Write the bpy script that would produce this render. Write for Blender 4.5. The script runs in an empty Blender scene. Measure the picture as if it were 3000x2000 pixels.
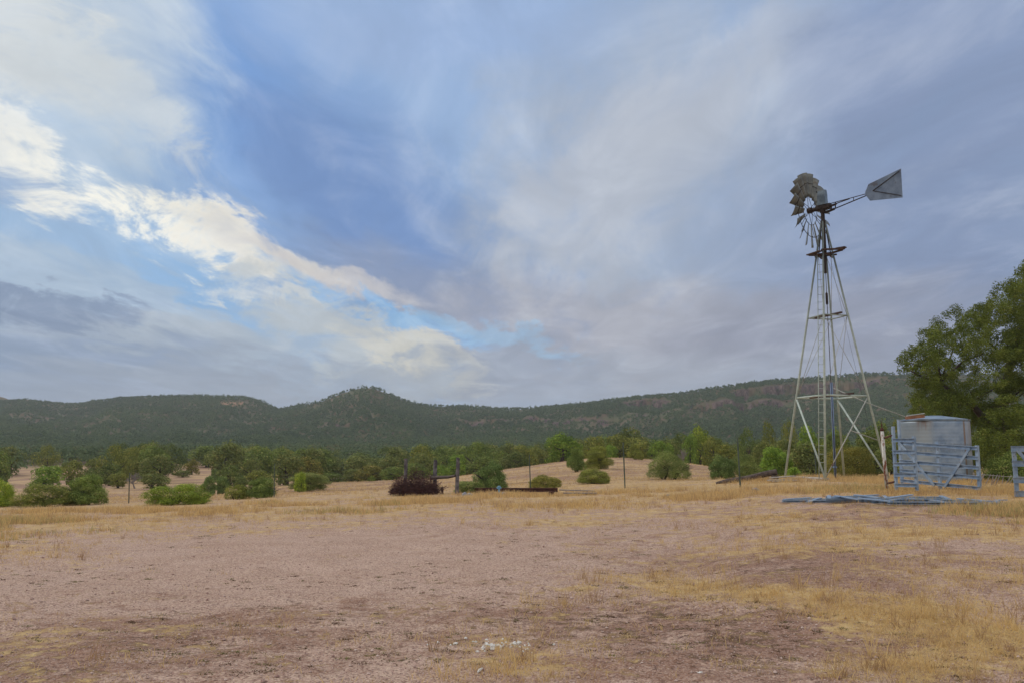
import bpy, math, random
import numpy as np
from mathutils import Vector, Matrix

# ------------------------------------------------------------------ camera, sky, sun, exposure
SC = bpy.context.scene
COL = SC.collection
F, H0 = 2500.0, 1.65                       # focal length in photo pixels, eye height
TH = math.atan(0.128)                      # camera pitch
CT, ST = math.cos(TH), math.sin(TH)
cam_data = bpy.data.cameras.new('camera')
cam_data.sensor_width = 36.0
cam_data.lens = 36.0 * F / 3000.0
cam_data.clip_start = 0.1
cam_data.clip_end = 20000
cam = bpy.data.objects.new('camera', cam_data)
COL.objects.link(cam)
cam.location = (0, 0, H0)
cam.rotation_euler = (math.pi / 2 + TH, 0, 0)
SC.camera = cam
SC.view_settings.view_transform = 'Standard'
SC.view_settings.look = 'None'
SC.view_settings.gamma = 1
SC.view_settings.exposure = 0
SC.cycles.use_denoising = True
SUN_EL, SUN_AZ = 38.0, -58.0               # degrees; azimuth from +Y towards +X
SUN_STRENGTH, SUN_ANGLE = 1.25, 22.0
ZENITH = 0.80                              # radiance of the unseen sky overhead and behind, raised to light the ground


def lin(c):
    c = c / 255.0
    return c / 12.92 if c <= 0.04045 else ((c + 0.055) / 1.055) ** 2.4


def S(r, g, b):
    return (lin(r), lin(g), lin(b), 1.0)


def ray(u, v):
    a, b = (u - 1500.0) / F, (1000.0 - v) / F
    return (a, CT - ST * b, ST + CT * b)


def pt(u, v, y):
    d = ray(u, v)
    k = y / d[1]
    return (d[0] * k, y, H0 + d[2] * k)


def azel(u, v):
    d = ray(u, v)
    n = math.sqrt(sum(q * q for q in d))
    return math.degrees(math.atan2(d[0], d[1])), math.degrees(math.asin(d[2] / n))


class Nodes:
    def __init__(self, tree):
        self.t = tree
        tree.nodes.clear()

    def __call__(self, typ, ins=None, **props):
        n = self.t.nodes.new(typ)
        for k, v in props.items():
            setattr(n, k, v)
        for k, v in (ins or {}).items():
            s = n.inputs[k]
            if isinstance(v, bpy.types.NodeSocket):
                self.t.links.new(v, s)
            else:
                s.default_value = v
        return n

    def math(self, op, a, b=0.0, c=0.0, clamp=False):
        return self('ShaderNodeMath', {0: a, 1: b, 2: c}, operation=op, use_clamp=clamp).outputs[0]

    def mix(self, f, a, b, mode='MIX'):
        return self('ShaderNodeMix', {0: f, 6: a, 7: b}, data_type='RGBA', blend_type=mode).outputs[2]

    def ss(self, x, lo, hi, a=0.0, b=1.0):
        return self('ShaderNodeMapRange', {0: x, 1: lo, 2: hi, 3: a, 4: b}, interpolation_type='SMOOTHSTEP').outputs[0]

    def noise(self, vec, scale, detail=4.0, rough=0.55, dist=0.0):
        n = self('ShaderNodeTexNoise', {'Vector': vec, 'Scale': scale, 'Detail': detail, 'Roughness': rough, 'Distortion': dist})
        return n.outputs


def build_world():
    w = bpy.data.worlds.new("World")
    SC.world = w
    w.use_nodes = True
    N = Nodes(w.node_tree)
    d = N('ShaderNodeTexCoord').outputs['Generated']
    sky = N('ShaderNodeTexSky', sky_type='NISHITA', sun_disc=False, sun_elevation=math.radians(SUN_EL),
            sun_rotation=math.radians(SUN_AZ), altitude=1500, air_density=1.0, dust_density=0.6, ozone_density=1.5)
    x, y, z = N('ShaderNodeSeparateXYZ', {0: d}).outputs
    az = N.math('MULTIPLY', N.math('ARCTAN2', x, y), 57.29578)
    el = N.math('MULTIPLY', N.math('ARCSINE', z), 57.29578)
    # a cloud deck overhead: its bands run away from the yard and draw together towards the horizon
    zz = N.math('ADD', N.math('MAXIMUM', z, 0.0), 0.09)
    q = N('ShaderNodeCombineXYZ', {0: N.math('DIVIDE', x, zz), 1: N.math('DIVIDE', y, zz), 2: 0.0}).outputs[0]
    qs = N('ShaderNodeMapping', {'Vector': q, 'Rotation': (0, 0, math.radians(-4)), 'Scale': (1.5, 0.55, 1)}).outputs[0]
    nb = N.noise(qs, 0.9, 6, 0.6, 0.3)
    nf = N.noise(qs, 2.6, 8, 0.64, 0.6)
    wisp = N('ShaderNodeMapping', {'Vector': q, 'Rotation': (0, 0, math.radians(14)), 'Scale': (1.6, 0.8, 1)}).outputs[0]
    nw = N.noise(wisp, 1.9, 8, 0.6, 0.8)
    n1 = N.math('ADD', N.math('MULTIPLY', nb[0], 0.55), N.math('MULTIPLY', nf[0], 0.45))
    n1 = N.math('SUBTRACT', n1, 0.5)
    n2 = N.math('SUBTRACT', N.math('ADD', N.math('MULTIPLY', nw[0], 0.6), N.math('MULTIPLY', nf[0], 0.4)), 0.5)
    p = N('ShaderNodeCombineXYZ', {0: az, 1: el, 2: 0.0}).outputs[0]
    flock = N('ShaderNodeMapping', {'Vector': p, 'Rotation': (0, 0, math.radians(24)), 'Scale': (0.16, 0.30, 1)}).outputs[0]
    nk = N.noise(flock, 1.0, 9, 0.66, 0.7)
    n3 = N.math('MULTIPLY', N.math('SUBTRACT', nk[0], 0.5), 1.25)
    w1 = N('ShaderNodeVectorMath', {0: nb[1], 1: (0.5, 0.5, 0.5)}, operation='SUBTRACT').outputs[0]
    w2 = N('ShaderNodeVectorMath', {0: nf[1], 1: (0.5, 0.5, 0.5)}, operation='SUBTRACT').outputs[0]
    p = N('ShaderNodeVectorMath', {0: w1, 1: (8.0, 6.0, 0), 2: p}, operation='MULTIPLY_ADD').outputs[0]
    p = N('ShaderNodeVectorMath', {0: w2, 1: (6.0, 4.5, 0), 2: p}, operation='MULTIPLY_ADD').outputs[0]

    base = N('ShaderNodeValToRGB', {0: N.math('DIVIDE', el, 40.0, clamp=True)})
    cr = base.color_ramp
    cr.elements[0].position, cr.elements[0].color = 0.0, S(158, 168, 188)
    cr.elements[1].position, cr.elements[1].color = 1.0, S(158, 182, 222)
    for ps, c in ((0.2, S(160, 176, 202)), (0.5, S(152, 178, 216))):
        e = cr.elements.new(ps)
        e.color = c
    sk = N('ShaderNodeVectorMath', {0: sky.outputs[0], 'Scale': 0.16}, operation='SCALE').outputs[0]
    colr = N.mix(N.ss(el, 2.0, 22.0, 1.0, 0.85), sk, base.outputs[0])

    #       u     v    ru   rv  ang  colour          opac noise kind soft
    blobs = [
        (760, 430, 640, 330, 42, (126, 165, 220), .85, .6, 1, 0.15),
        (640, 260, 220, 260, 20, (112, 160, 226), .55, .9, 1, 0.2),
        (1180, 680, 640, 230, 36, (122, 150, 197), .90, .5, 1, 0.1),
        (1000, 560, 420, 150, 38, (112, 145, 200), .55, .7, 1, 0.2),
        (1420, 900, 620, 130, 13, (142, 154, 182), .80, .4, 1, 0.1),
        (1950, 520, 560, 520, -40, (168, 180, 201), .88, .9, 1, 0.1),
        (2180, 190, 360, 130, -35, (180, 190, 210), .75, 1.3, 1, 0.2),
        (1780, 560, 360, 200, -50, (184, 191, 206), .75, 1.2, 1, 0.2),
        (2080, 400, 300, 120, -50, (182, 190, 206), .6, 1.3, 1, 0.2),
        (2720, 620, 480, 560, 0, (129, 146, 181), .92, .5, 1, 0.1),
        (2850, 180, 520, 300, 0, (138, 155, 190), .85, .6, 1, 0.1),
        (2350, 760, 420, 330, 0, (135, 152, 186), .60, .5, 1, 0.1),
        (1200, 100, 600, 150, 0, (156, 180, 220), .75, 1.0, 1, 0.2),
        (1950, 960, 640, 140, 4, (174, 175, 187), .80, .5, 1, 0.1),
        (2500, 990, 560, 170, 0, (145, 152, 174), .85, .3, 1, 0.1),
        (1500, 1100, 900, 85, 0, (161, 169, 186), .75, .3, 1, 0.1),
        (200, 170, 480, 400, 40, (190, 204, 220), .90, .9, 2, 0.2),
        (100, 110, 280, 200, 35, (218, 222, 224), .80, 1.1, 3, 0.1),
        (300, 300, 300, 120, 42, (206, 214, 222), .70, 1.4, 3, 0.1),
        (330, 520, 300, 120, 38, (164, 190, 220), .7, 1.0, 2, 0.2),
        (250, 740, 460, 150, 18, (154, 187, 224), .80, 1.0, 2, 0.2),
        (760, 930, 620, 130, 20, (158, 188, 222), .85, .8, 2, 0.2),
        (300, 880, 520, 110, 12, (172, 190, 211), .75, 1.2, 2, 0.2),
        (80, 460, 200, 100, 46, (238, 239, 237), .90, 1.5, 3, 0.0),
        (290, 585, 240, 72, 32, (248, 247, 241), .95, 1.5, 3, 0.0),
        (500, 670, 270, 74, 27, (251, 249, 240), .95, 1.5, 3, 0.0),
        (730, 755, 260, 66, 20, (238, 234, 226), .90, 1.5, 3, 0.0),
        (960, 815, 300, 50, 16, (200, 197, 200), .80, 1.0, 2, 0.2),
        (620, 860, 300, 40, 17, (132, 180, 230), .60, 1.2, 2, 0.25),
        (1090, 915, 330, 34, 19, (130, 182, 232), .72, 1.2, 2, 0.2),
        (1420, 985, 300, 32, 11, (150, 190, 226), .62, 1.1, 2, 0.2),
        (780, 872, 200, 26, 8, (222, 224, 224), .75, 1.2, 2, 0.3),
        (1010, 985, 300, 80, 24, (192, 198, 203), .80, 1.1, 3, 0.1),
        (1230, 1040, 230, 44, 20, (212, 209, 199), .75, 1.1, 2, 0.2),
        (560, 990, 420, 70, 4, (176, 186, 199), .75, .8, 2, 0.2),
        (120, 1050, 620, 110, 3, (136, 155, 184), .85, .6, 2, 0.1),
        (110, 880, 250, 44, 9, (124, 142, 174), .75, 1.6, 3, 0.0),
        (330, 1010, 260, 24, 6, (142, 160, 190), .5, 1.4, 2, 0.2),
        (760, 1110, 700, 65, 0, (156, 167, 185), .75, .4, 2, 0.1),
    ]
    for (u, v, ru, rv, ang, c, op, na, kind, soft) in blobs:
        a = math.radians(ang)
        c0 = azel(u, v)
        e1 = azel(u + math.cos(a) * 60, v + math.sin(a) * 60)
        e2 = azel(u - math.sin(a) * 60, v + math.cos(a) * 60)
        A = np.array([[e1[0] - c0[0], e2[0] - c0[0]], [e1[1] - c0[1], e2[1] - c0[1]]]) / 60.0
        M = np.diag([1.0 / ru, 1.0 / rv]) @ np.linalg.inv(A)
        q0 = N('ShaderNodeVectorMath', {0: p, 1: (c0[0], c0[1], 0)}, operation='SUBTRACT').outputs[0]
        aa = N('ShaderNodeVectorMath', {0: q0, 1: (M[0, 0], M[0, 1], 0)}, operation='DOT_PRODUCT').outputs['Value']
        bb = N('ShaderNodeVectorMath', {0: q0, 1: (M[1, 0], M[1, 1], 0)}, operation='DOT_PRODUCT').outputs['Value']
        r2 = N.math('ADD', N.math('MULTIPLY', aa, aa), N.math('MULTIPLY', bb, bb))
        f = N.math('SUBTRACT', 1.0, N.math('MULTIPLY', r2, 0.48))
        f = N.math('MULTIPLY_ADD', {1: n1, 2: n2, 3: n3}[kind], na * 2.6, f)
        f = N.ss(f, 0.0 + soft, 1.0, 0.0, op)
        f = N.math('MULTIPLY', f, N.ss(r2, 2.4, 1.2))
        colr = N.mix(f, colr, S(*c))
    # fine mottling of the cloud deck
    wf = N.math('MULTIPLY', N.ss(N.math('ADD', n2, 0.5), 0.46, 0.74), N.ss(el, 1.0, 9.0, 0.0, 0.28))
    colr = N.mix(wf, colr, S(214, 219, 227))
    df = N.math('MULTIPLY', N.ss(N.math('ADD', n1, 0.5), 0.47, 0.34), N.ss(el, 1.0, 9.0, 0.05, 0.28))
    colr = N.mix(df, colr, S(132, 152, 188))
    mott = N.math('MULTIPLY_ADD', N.math('SUBTRACT', nw[0], 0.5), 0.45, 1.0)
    colr = N.mix(1.0, colr, N('ShaderNodeCombineColor', {0: mott, 1: mott, 2: mott}).outputs[0], 'MULTIPLY')
    colr = N.mix(1.0, colr, (1.01, 1.01, 0.985, 1), 'MULTIPLY')
    # sky out of view overhead and behind the camera, brightened for ground light
    up = N.ss(el, 34.0, 62.0)
    back = N.math('MULTIPLY', N.ss(y, 0.45, -0.25), N.ss(el, 2.0, 14.0))
    over = N.math('MAXIMUM', up, back)
    bright = N.mix(N.math('ADD', n1, 0.5), (ZENITH * .95, ZENITH * .97, ZENITH * 1.0, 1), (ZENITH * 1.06, ZENITH * 1.0, ZENITH * .93, 1))
    colr = N.mix(over, colr, bright)
    colr = N.mix(N.ss(el, 0.0, -6.0), colr, (0.18, 0.15, 0.12, 1))
    out = N('ShaderNodeVectorMath', {0: colr, 'Scale': 10.0}, operation='SCALE').outputs[0]
    bg = N('ShaderNodeBackground', {0: out, 1: 0.1})
    o = N('ShaderNodeOutputWorld', {0: bg.outputs[0]})
    w.cycles.sampling_method = 'MANUAL'
    w.cycles.sample_map_resolution = 512


build_world()
sun_data = bpy.data.lights.new('sun', 'SUN')
sun_data.energy = SUN_STRENGTH
sun_data.angle = math.radians(SUN_ANGLE)
sun_data.color = (1.0, 0.93, 0.84)
sun = bpy.data.objects.new('sun', sun_data)
COL.objects.link(sun)
sa, se = math.radians(SUN_AZ), math.radians(SUN_EL)
sdir = Vector((math.sin(sa) * math.cos(se), math.cos(sa) * math.cos(se), math.sin(se)))
sun.rotation_euler = sdir.to_track_quat('Z', 'Y').to_euler()
sun.location = sdir * 200

# ------------------------------------------------------------------ noise helpers


def vnoise(x, y, seed=0):
    xi, yi = np.floor(x).astype(np.int64), np.floor(y).astype(np.int64)
    xf, yf = x - xi, y - yi
    sx, sy = xf * xf * (3 - 2 * xf), yf * yf * (3 - 2 * yf)

    def h(a, b):
        n = (a * 374761393 + b * 668265263 + seed * 1274126177) & 0xFFFFFFFF
        n = ((n ^ (n >> 13)) * 1274126177) & 0xFFFFFFFF
        n = n ^ (n >> 16)
        return (n & 0xFFFF) / 65535.0
    a, b, c, d = h(xi, yi), h(xi + 1, yi), h(xi, yi + 1), h(xi + 1, yi + 1)
    return (a * (1 - sx) + b * sx) * (1 - sy) + (c * (1 - sx) + d * sx) * sy - 0.5


def fbm(x, y, seed=0, octv=4, g=0.5):
    x, y = np.asarray(x, float), np.asarray(y, float)
    s, a = 0.0, 1.0
    for i in range(octv):
        s = s + a * vnoise(x * 2 ** i + 17.3 * i, y * 2 ** i - 9.1 * i, seed + i)
        a *= g
    return s


def sstep(x, lo, hi):
    t = np.clip((x - lo) / (hi - lo), 0, 1)
    return t * t * (3 - 2 * t)


# ------------------------------------------------------------------ terrain
def t_of_u(u):
    return (u - 1500.0) / 2520.0


ZN = {10: 0.0, 15: 0.0}
PROFILE = {      # column u: list of (y, picture row of the ground there)
    -400: [(20, 1545), (26, 1508), (37, 1488), (50, 1474), (70, 1464), (90, 1452), (120, 1424), (150, 1396), (180, 1374), (250, 1350), (350, 1327), (450, 1309)],
    0: [(20, 1541), (26, 1503), (37, 1486), (50, 1471), (70, 1461), (90, 1448), (120, 1420), (150, 1391), (180, 1371), (250, 1349), (350, 1326), (450, 1308)],
    600: [(20, 1536), (26, 1494), (37, 1468), (50, 1458), (70, 1447), (90, 1432), (110, 1410), (130, 1393), (150, 1379), (180, 1366), (250, 1345), (350, 1325), (450, 1308)],
    1000: [(20, 1531), (26, 1487), (37, 1452), (50, 1435), (65, 1420), (80, 1410), (100, 1424), (130, 1418), (180, 1390), (250, 1360), (350, 1328), (450, 1308)],
    1300: [(20, 1528), (26, 1480), (37, 1441), (50, 1424), (65, 1408), (80, 1399), (100, 1410), (130, 1402), (180, 1378), (250, 1352), (350, 1327), (450, 1308)],
    1480: [(20, 1526), (26, 1478), (37, 1436), (50, 1415), (65, 1392), (85, 1372), (110, 1390), (150, 1385), (200, 1366), (250, 1350), (350, 1326), (450, 1308)],
    1660: [(20, 1524), (26, 1475), (37, 1428), (50, 1400), (65, 1372), (85, 1346), (110, 1366), (150, 1370), (200, 1358), (250, 1347), (350, 1325), (450, 1307)],
    1800: [(20, 1521), (26, 1470), (37, 1419), (50, 1392), (65, 1360), (85, 1334), (110, 1350), (150, 1360), (200, 1354), (250, 1345), (350, 1324), (450, 1306)],
    2000: [(20, 1516), (26, 1462), (32, 1430), (40, 1410), (50, 1400), (65, 1377), (85, 1351), (110, 1362), (150, 1364), (200, 1355), (250, 1344), (350, 1322), (450, 1304)],
    2250: [(10, 1712), (15, 1570), (20, 1494), (25, 1448), (33, 1400), (42, 1399), (60, 1394), (100, 1388), (150, 1374), (200, 1358), (250, 1344), (350, 1320), (450, 1300)],
    2500: [(10, 1705), (15, 1557), (20, 1479), (25, 1437), (33, 1399), (42, 1398), (60, 1388), (100, 1382), (150, 1370), (200, 1354), (250, 1340), (350, 1316), (450, 1298)],
    3000: [(10, 1700), (15, 1550), (20, 1475), (25, 1440), (33, 1406), (42, 1392), (60, 1380), (100, 1370), (150, 1360), (200, 1350), (250, 1338), (350, 1314), (450, 1296)],
    3500: [(10, 1698), (15, 1548), (20, 1474), (25, 1440), (33, 1406), (42, 1390), (60, 1378), (100, 1368), (150, 1358), (200, 1348), (250, 1336), (350, 1312), (450, 1294)],
}
SKYLINE = [(-500, 1130), (0, 1142), (100, 1153), (190, 1168), (250, 1170), (300, 1164), (355, 1156), (450, 1153), (550, 1152), (650, 1154), (715, 1157),
           (760, 1167), (800, 1187), (814, 1190), (832, 1188), (860, 1182), (940, 1165), (1000, 1140), (1050, 1126), (1080, 1125), (1105, 1131), (1150, 1152),
           (1200, 1170), (1245, 1179), (1300, 1181), (1400, 1183), (1440, 1189), (1500, 1190), (1600, 1184), (1700, 1175), (1800, 1163), (1900, 1153), (2000, 1143),
           (2100, 1126), (2200, 1114), (2300, 1104), (2400, 1098), (2500, 1090), (2560, 1086), (2640, 1085), (2800, 1085), (3000, 1090), (3500, 1110)]
CREST = [(-500, 1150), (0, 1120), (220, 1080), (320, 960), (700, 930), (800, 930), (850, 860), (1065, 820), (1200, 860), (1500, 900), (1800, 830), (2100, 770), (3500, 740)]

PHI_G = np.radians(np.arange(-40, 40.01, 0.25))
LR_G = np.linspace(math.log(4.0), math.log(520.0), 260)
U_G = 1500 + 2520 * np.tan(PHI_G)


def build_profile():
    us = np.array(sorted(PROFILE))
    cols = np.zeros((len(us), len(LR_G)))
    for i, u in enumerate(us):
        t = t_of_u(u)
        cphi = 1 / math.sqrt(1 + t * t)
        rows = [(4.0, 0.0), (7.0, 0.0)]
        if PROFILE[u][0][0] > 12:
            rows += [(10.0, 0.0), (15.0, -0.02)]
        for (y, v) in PROFILE[u]:
            rows.append((y, pt(u, v, y)[2]))
        ly = np.log([r[0] / cphi for r in rows])
        cols[i] = np.interp(LR_G, ly, [r[1] for r in rows])
    G = np.zeros((len(PHI_G), len(LR_G)))
    for j in range(len(LR_G)):
        G[:, j] = np.interp(U_G, us, cols[:, j])
    k = np.array([1, 4, 6, 4, 1]) / 16.0
    for _ in range(3):                       # smooth a little along both axes
        P = np.pad(G, ((0, 0), (2, 2)), mode='edge')
        G = sum(k[m] * P[:, m:m + G.shape[1]] for m in range(5))
    k2 = np.ones(15) / 15
    P = np.pad(G, ((7, 7), (0, 0)), mode='edge')
    G = sum(k2[m] * P[m:m + G.shape[0], :] for m in range(15))
    return G


GRID = build_profile()
_su, _sv = np.array([s[0] for s in SKYLINE], float), np.array([s[1] for s in SKYLINE], float)
_cu, _cy = np.array([s[0] for s in CREST], float), np.array([s[1] for s in CREST], float)


def hill_param(phi):
    p = np.clip(phi, PHI_G[0], PHI_G[-1])
    u = 1500 + 2520 * np.tan(p)
    yc = np.interp(u, _cu, _cy)
    v = np.interp(u, _su, _sv) + 3.7 * F / yc * 0.9      # ground lies below the tree tops
    a, b = (u - 1500.0) / F, (1000.0 - v) / F
    zc = H0 + (ST + CT * b) / (CT - ST * b) * yc
    rc = yc / np.cos(p)
    return u, rc, zc


R0 = 430.0


def hz(x, y, rock=False):
    x, y = np.asarray(x, float), np.asarray(y, float)
    r = np.hypot(x, y)
    phi = np.arctan2(x, y)
    pc = np.clip(phi, PHI_G[0], PHI_G[-1])
    fi = (pc - PHI_G[0]) / (PHI_G[1] - PHI_G[0])
    lr = np.log(np.clip(r, 4.0, 519.0))
    fj = (lr - LR_G[0]) / (LR_G[1] - LR_G[0])
    i, j = np.clip(fi.astype(int), 0, len(PHI_G) - 2), np.clip(fj.astype(int), 0, len(LR_G) - 2)
    a, b = fi - i, fj - j
    z = (GRID[i, j] * (1 - a) + GRID[i + 1, j] * a) * (1 - b) + (GRID[i, j + 1] * (1 - a) + GRID[i + 1, j + 1] * a) * b
    # side and rear: gentle plain
    side = sstep(np.abs(phi), math.radians(42), math.radians(75))
    z = z * (1 - side)
    # small undulation
    near = sstep(r, 2, 8)
    z = z + fbm(x * 0.35, y * 0.35, 5, 3) * 0.05 * near + fbm(x * 1.7, y * 1.7, 9, 3) * 0.04 * near * (r < 80)
    z = z + fbm(x / 23.0, y / 23.0, 13, 3) * 0.7 * sstep(r, 70, 200)
    # hills
    u, rc, zc = hill_param(phi)
    z0 = z
    s = np.clip((r - R0) / (rc - R0), 0, 1)
    s_raw = (r - R0) / (rc - R0)
    right = sstep(u, 1780, 1900) * (1 - sstep(u, 2420, 2700))
    jag = fbm(u / 23.0, r / 55.0, 21, 4, 0.6)
    c1 = right * 0.15 * sstep(0.5 + fbm(u / 160., 0 * u, 31, 2), 0.05, 0.45)
    c2 = sstep(u, 1980, 2060) * (1 - sstep(u, 2260, 2330)) * 0.11
    c3 = sstep(u, 1280, 1380) * (1 - sstep(u, 1800, 1950)) * 0.05
    c4 = sstep(u, 880, 960) * (1 - sstep(u, 1120, 1180)) * 0.045
    pw = np.interp(u, [0, 700, 850, 1065, 1200, 1700, 2100, 3000], [1.5, 1.6, 1.5, 1.75, 1.5, 1.35, 1.35, 1.35])
    g = s ** pw
    sj = s + jag * 0.035
    G = (1 - c1 - c2 - c3 - c4) * g + c1 * sstep(sj, 0.872, 0.888) + c2 * sstep(sj, 0.735, 0.75) + c3 * sstep(sj, 0.56, 0.58) + c4 * sstep(sj, 0.50, 0.52)
    gul = fbm(u / 90.0, r / 160.0, 41, 4) * 9.0 * np.sin(np.pi * np.clip(s, 0, 1)) ** 1.0
    zf = z0
    zh = zf + (zc - zf) * G + gul * (s > 0)
    over = np.clip(r - rc, 0, None)
    zh = zh - np.minimum(over * 0.25, 60 + 0 * over)
    front = 1 - sstep(np.abs(phi), math.radians(40), math.radians(60))
    z = np.where(r > R0, zf * (1 - front) + zh * front, z)
    if not rock:
        return z
    lump = np.clip(.75 + 2.2 * fbm(u / 26.0, r / 30.0, 57, 3), 0, 1)
    band = lump * np.maximum.reduce([
        (c1 > .02) * sstep(sj, 0.845, 0.868) * (1 - sstep(sj, 0.895, 0.91)),
        (c2 > .02) * sstep(sj, 0.70, 0.73) * (1 - sstep(sj, 0.76, 0.78)),
        (c3 > .015) * sstep(sj, 0.53, 0.555) * (1 - sstep(sj, 0.585, 0.61)) * (fbm(u / 40., u * 0, 51, 2) > -0.1),
        (c4 > .012) * sstep(sj, 0.48, 0.50) * (1 - sstep(sj, 0.525, 0.545)) * (fbm(u / 30., u * 0, 52, 2) > -0.12)])
    mesa = sstep(u, 620, 650) * (1 - sstep(u, 690, 730)) * sstep(s_raw, .8, .85) * (1 - sstep(s_raw, .9, .93))
    farl = (1 - sstep(u, 150, 240)) * sstep(s_raw, .78, .9)
    return z, np.clip(band, 0, 1), np.clip(0.9 * mesa + 0.35 * farl, 0, 1), s_raw


def gz(x, y):
    return float(hz(np.array([x]), np.array([y]))[0])


def base_at(u, y):
    x = t_of_u(u) * y
    for _ in range(3):
        z = gz(x, y)
        x = (u - 1500.0) / F * (y * CT + (z - H0) * ST)
    return x, y, z


def proj(x, y, z):
    dpt = y * CT + (z - H0) * ST
    up = -y * ST + (z - H0) * CT
    return 1500 + F * x / dpt, 1000 - F * up / dpt


# ------------------------------------------------------------------ mesh helpers
def tag(o, label=None, cat=None, group=None, kind=None):
    if label:
        o['label'] = label
    if cat:
        o['category'] = cat
    if group:
        o['group'] = group
    if kind:
        o['kind'] = kind
    return o


def link(name, me, mat=None, parent=None, loc=None):
    o = bpy.data.objects.new(name, me)
    COL.objects.link(o)
    if mat is not None and me is not None and len(me.materials) == 0:
        me.materials.append(mat)
    if parent is not None:
        o.parent = parent
    if loc is not None:
        o.location = loc
    return o


def thing(name, loc, label, cat, group=None, rz=0.0):
    o = bpy.data.objects.new(name, None)
    o.empty_display_size = 0.3
    COL.objects.link(o)
    o.location = loc
    o.rotation_euler = (0, 0, rz)
    return tag(o, label, cat, group)


def raw_mesh(name, V, nper, attrs=None, smooth=False, faces=None):
    """faces: index array (M, nper); None means consecutive vertices."""
    me = bpy.data.meshes.new(name)
    V = np.ascontiguousarray(V, dtype=np.float32)
    n = len(V)
    idx = np.arange(n, dtype=np.int32) if faces is None else np.ascontiguousarray(faces, dtype=np.int32).ravel()
    m = len(idx) // nper
    me.vertices.add(n)
    me.vertices.foreach_set('co', V.ravel())
    me.loops.add(len(idx))
    me.loops.foreach_set('vertex_index', idx)
    me.polygons.add(m)
    me.polygons.foreach_set('loop_start', np.arange(0, m * nper, nper, dtype=np.int32))
    me.polygons.foreach_set('use_smooth', np.full(m, smooth, dtype=bool))
    for k, a in (attrs or {}).items():
        at = me.attributes.new(k, 'FLOAT', 'POINT')
        at.data.foreach_set('value', np.ascontiguousarray(a, dtype=np.float32))
    me.update(calc_edges=True)
    return me


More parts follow.
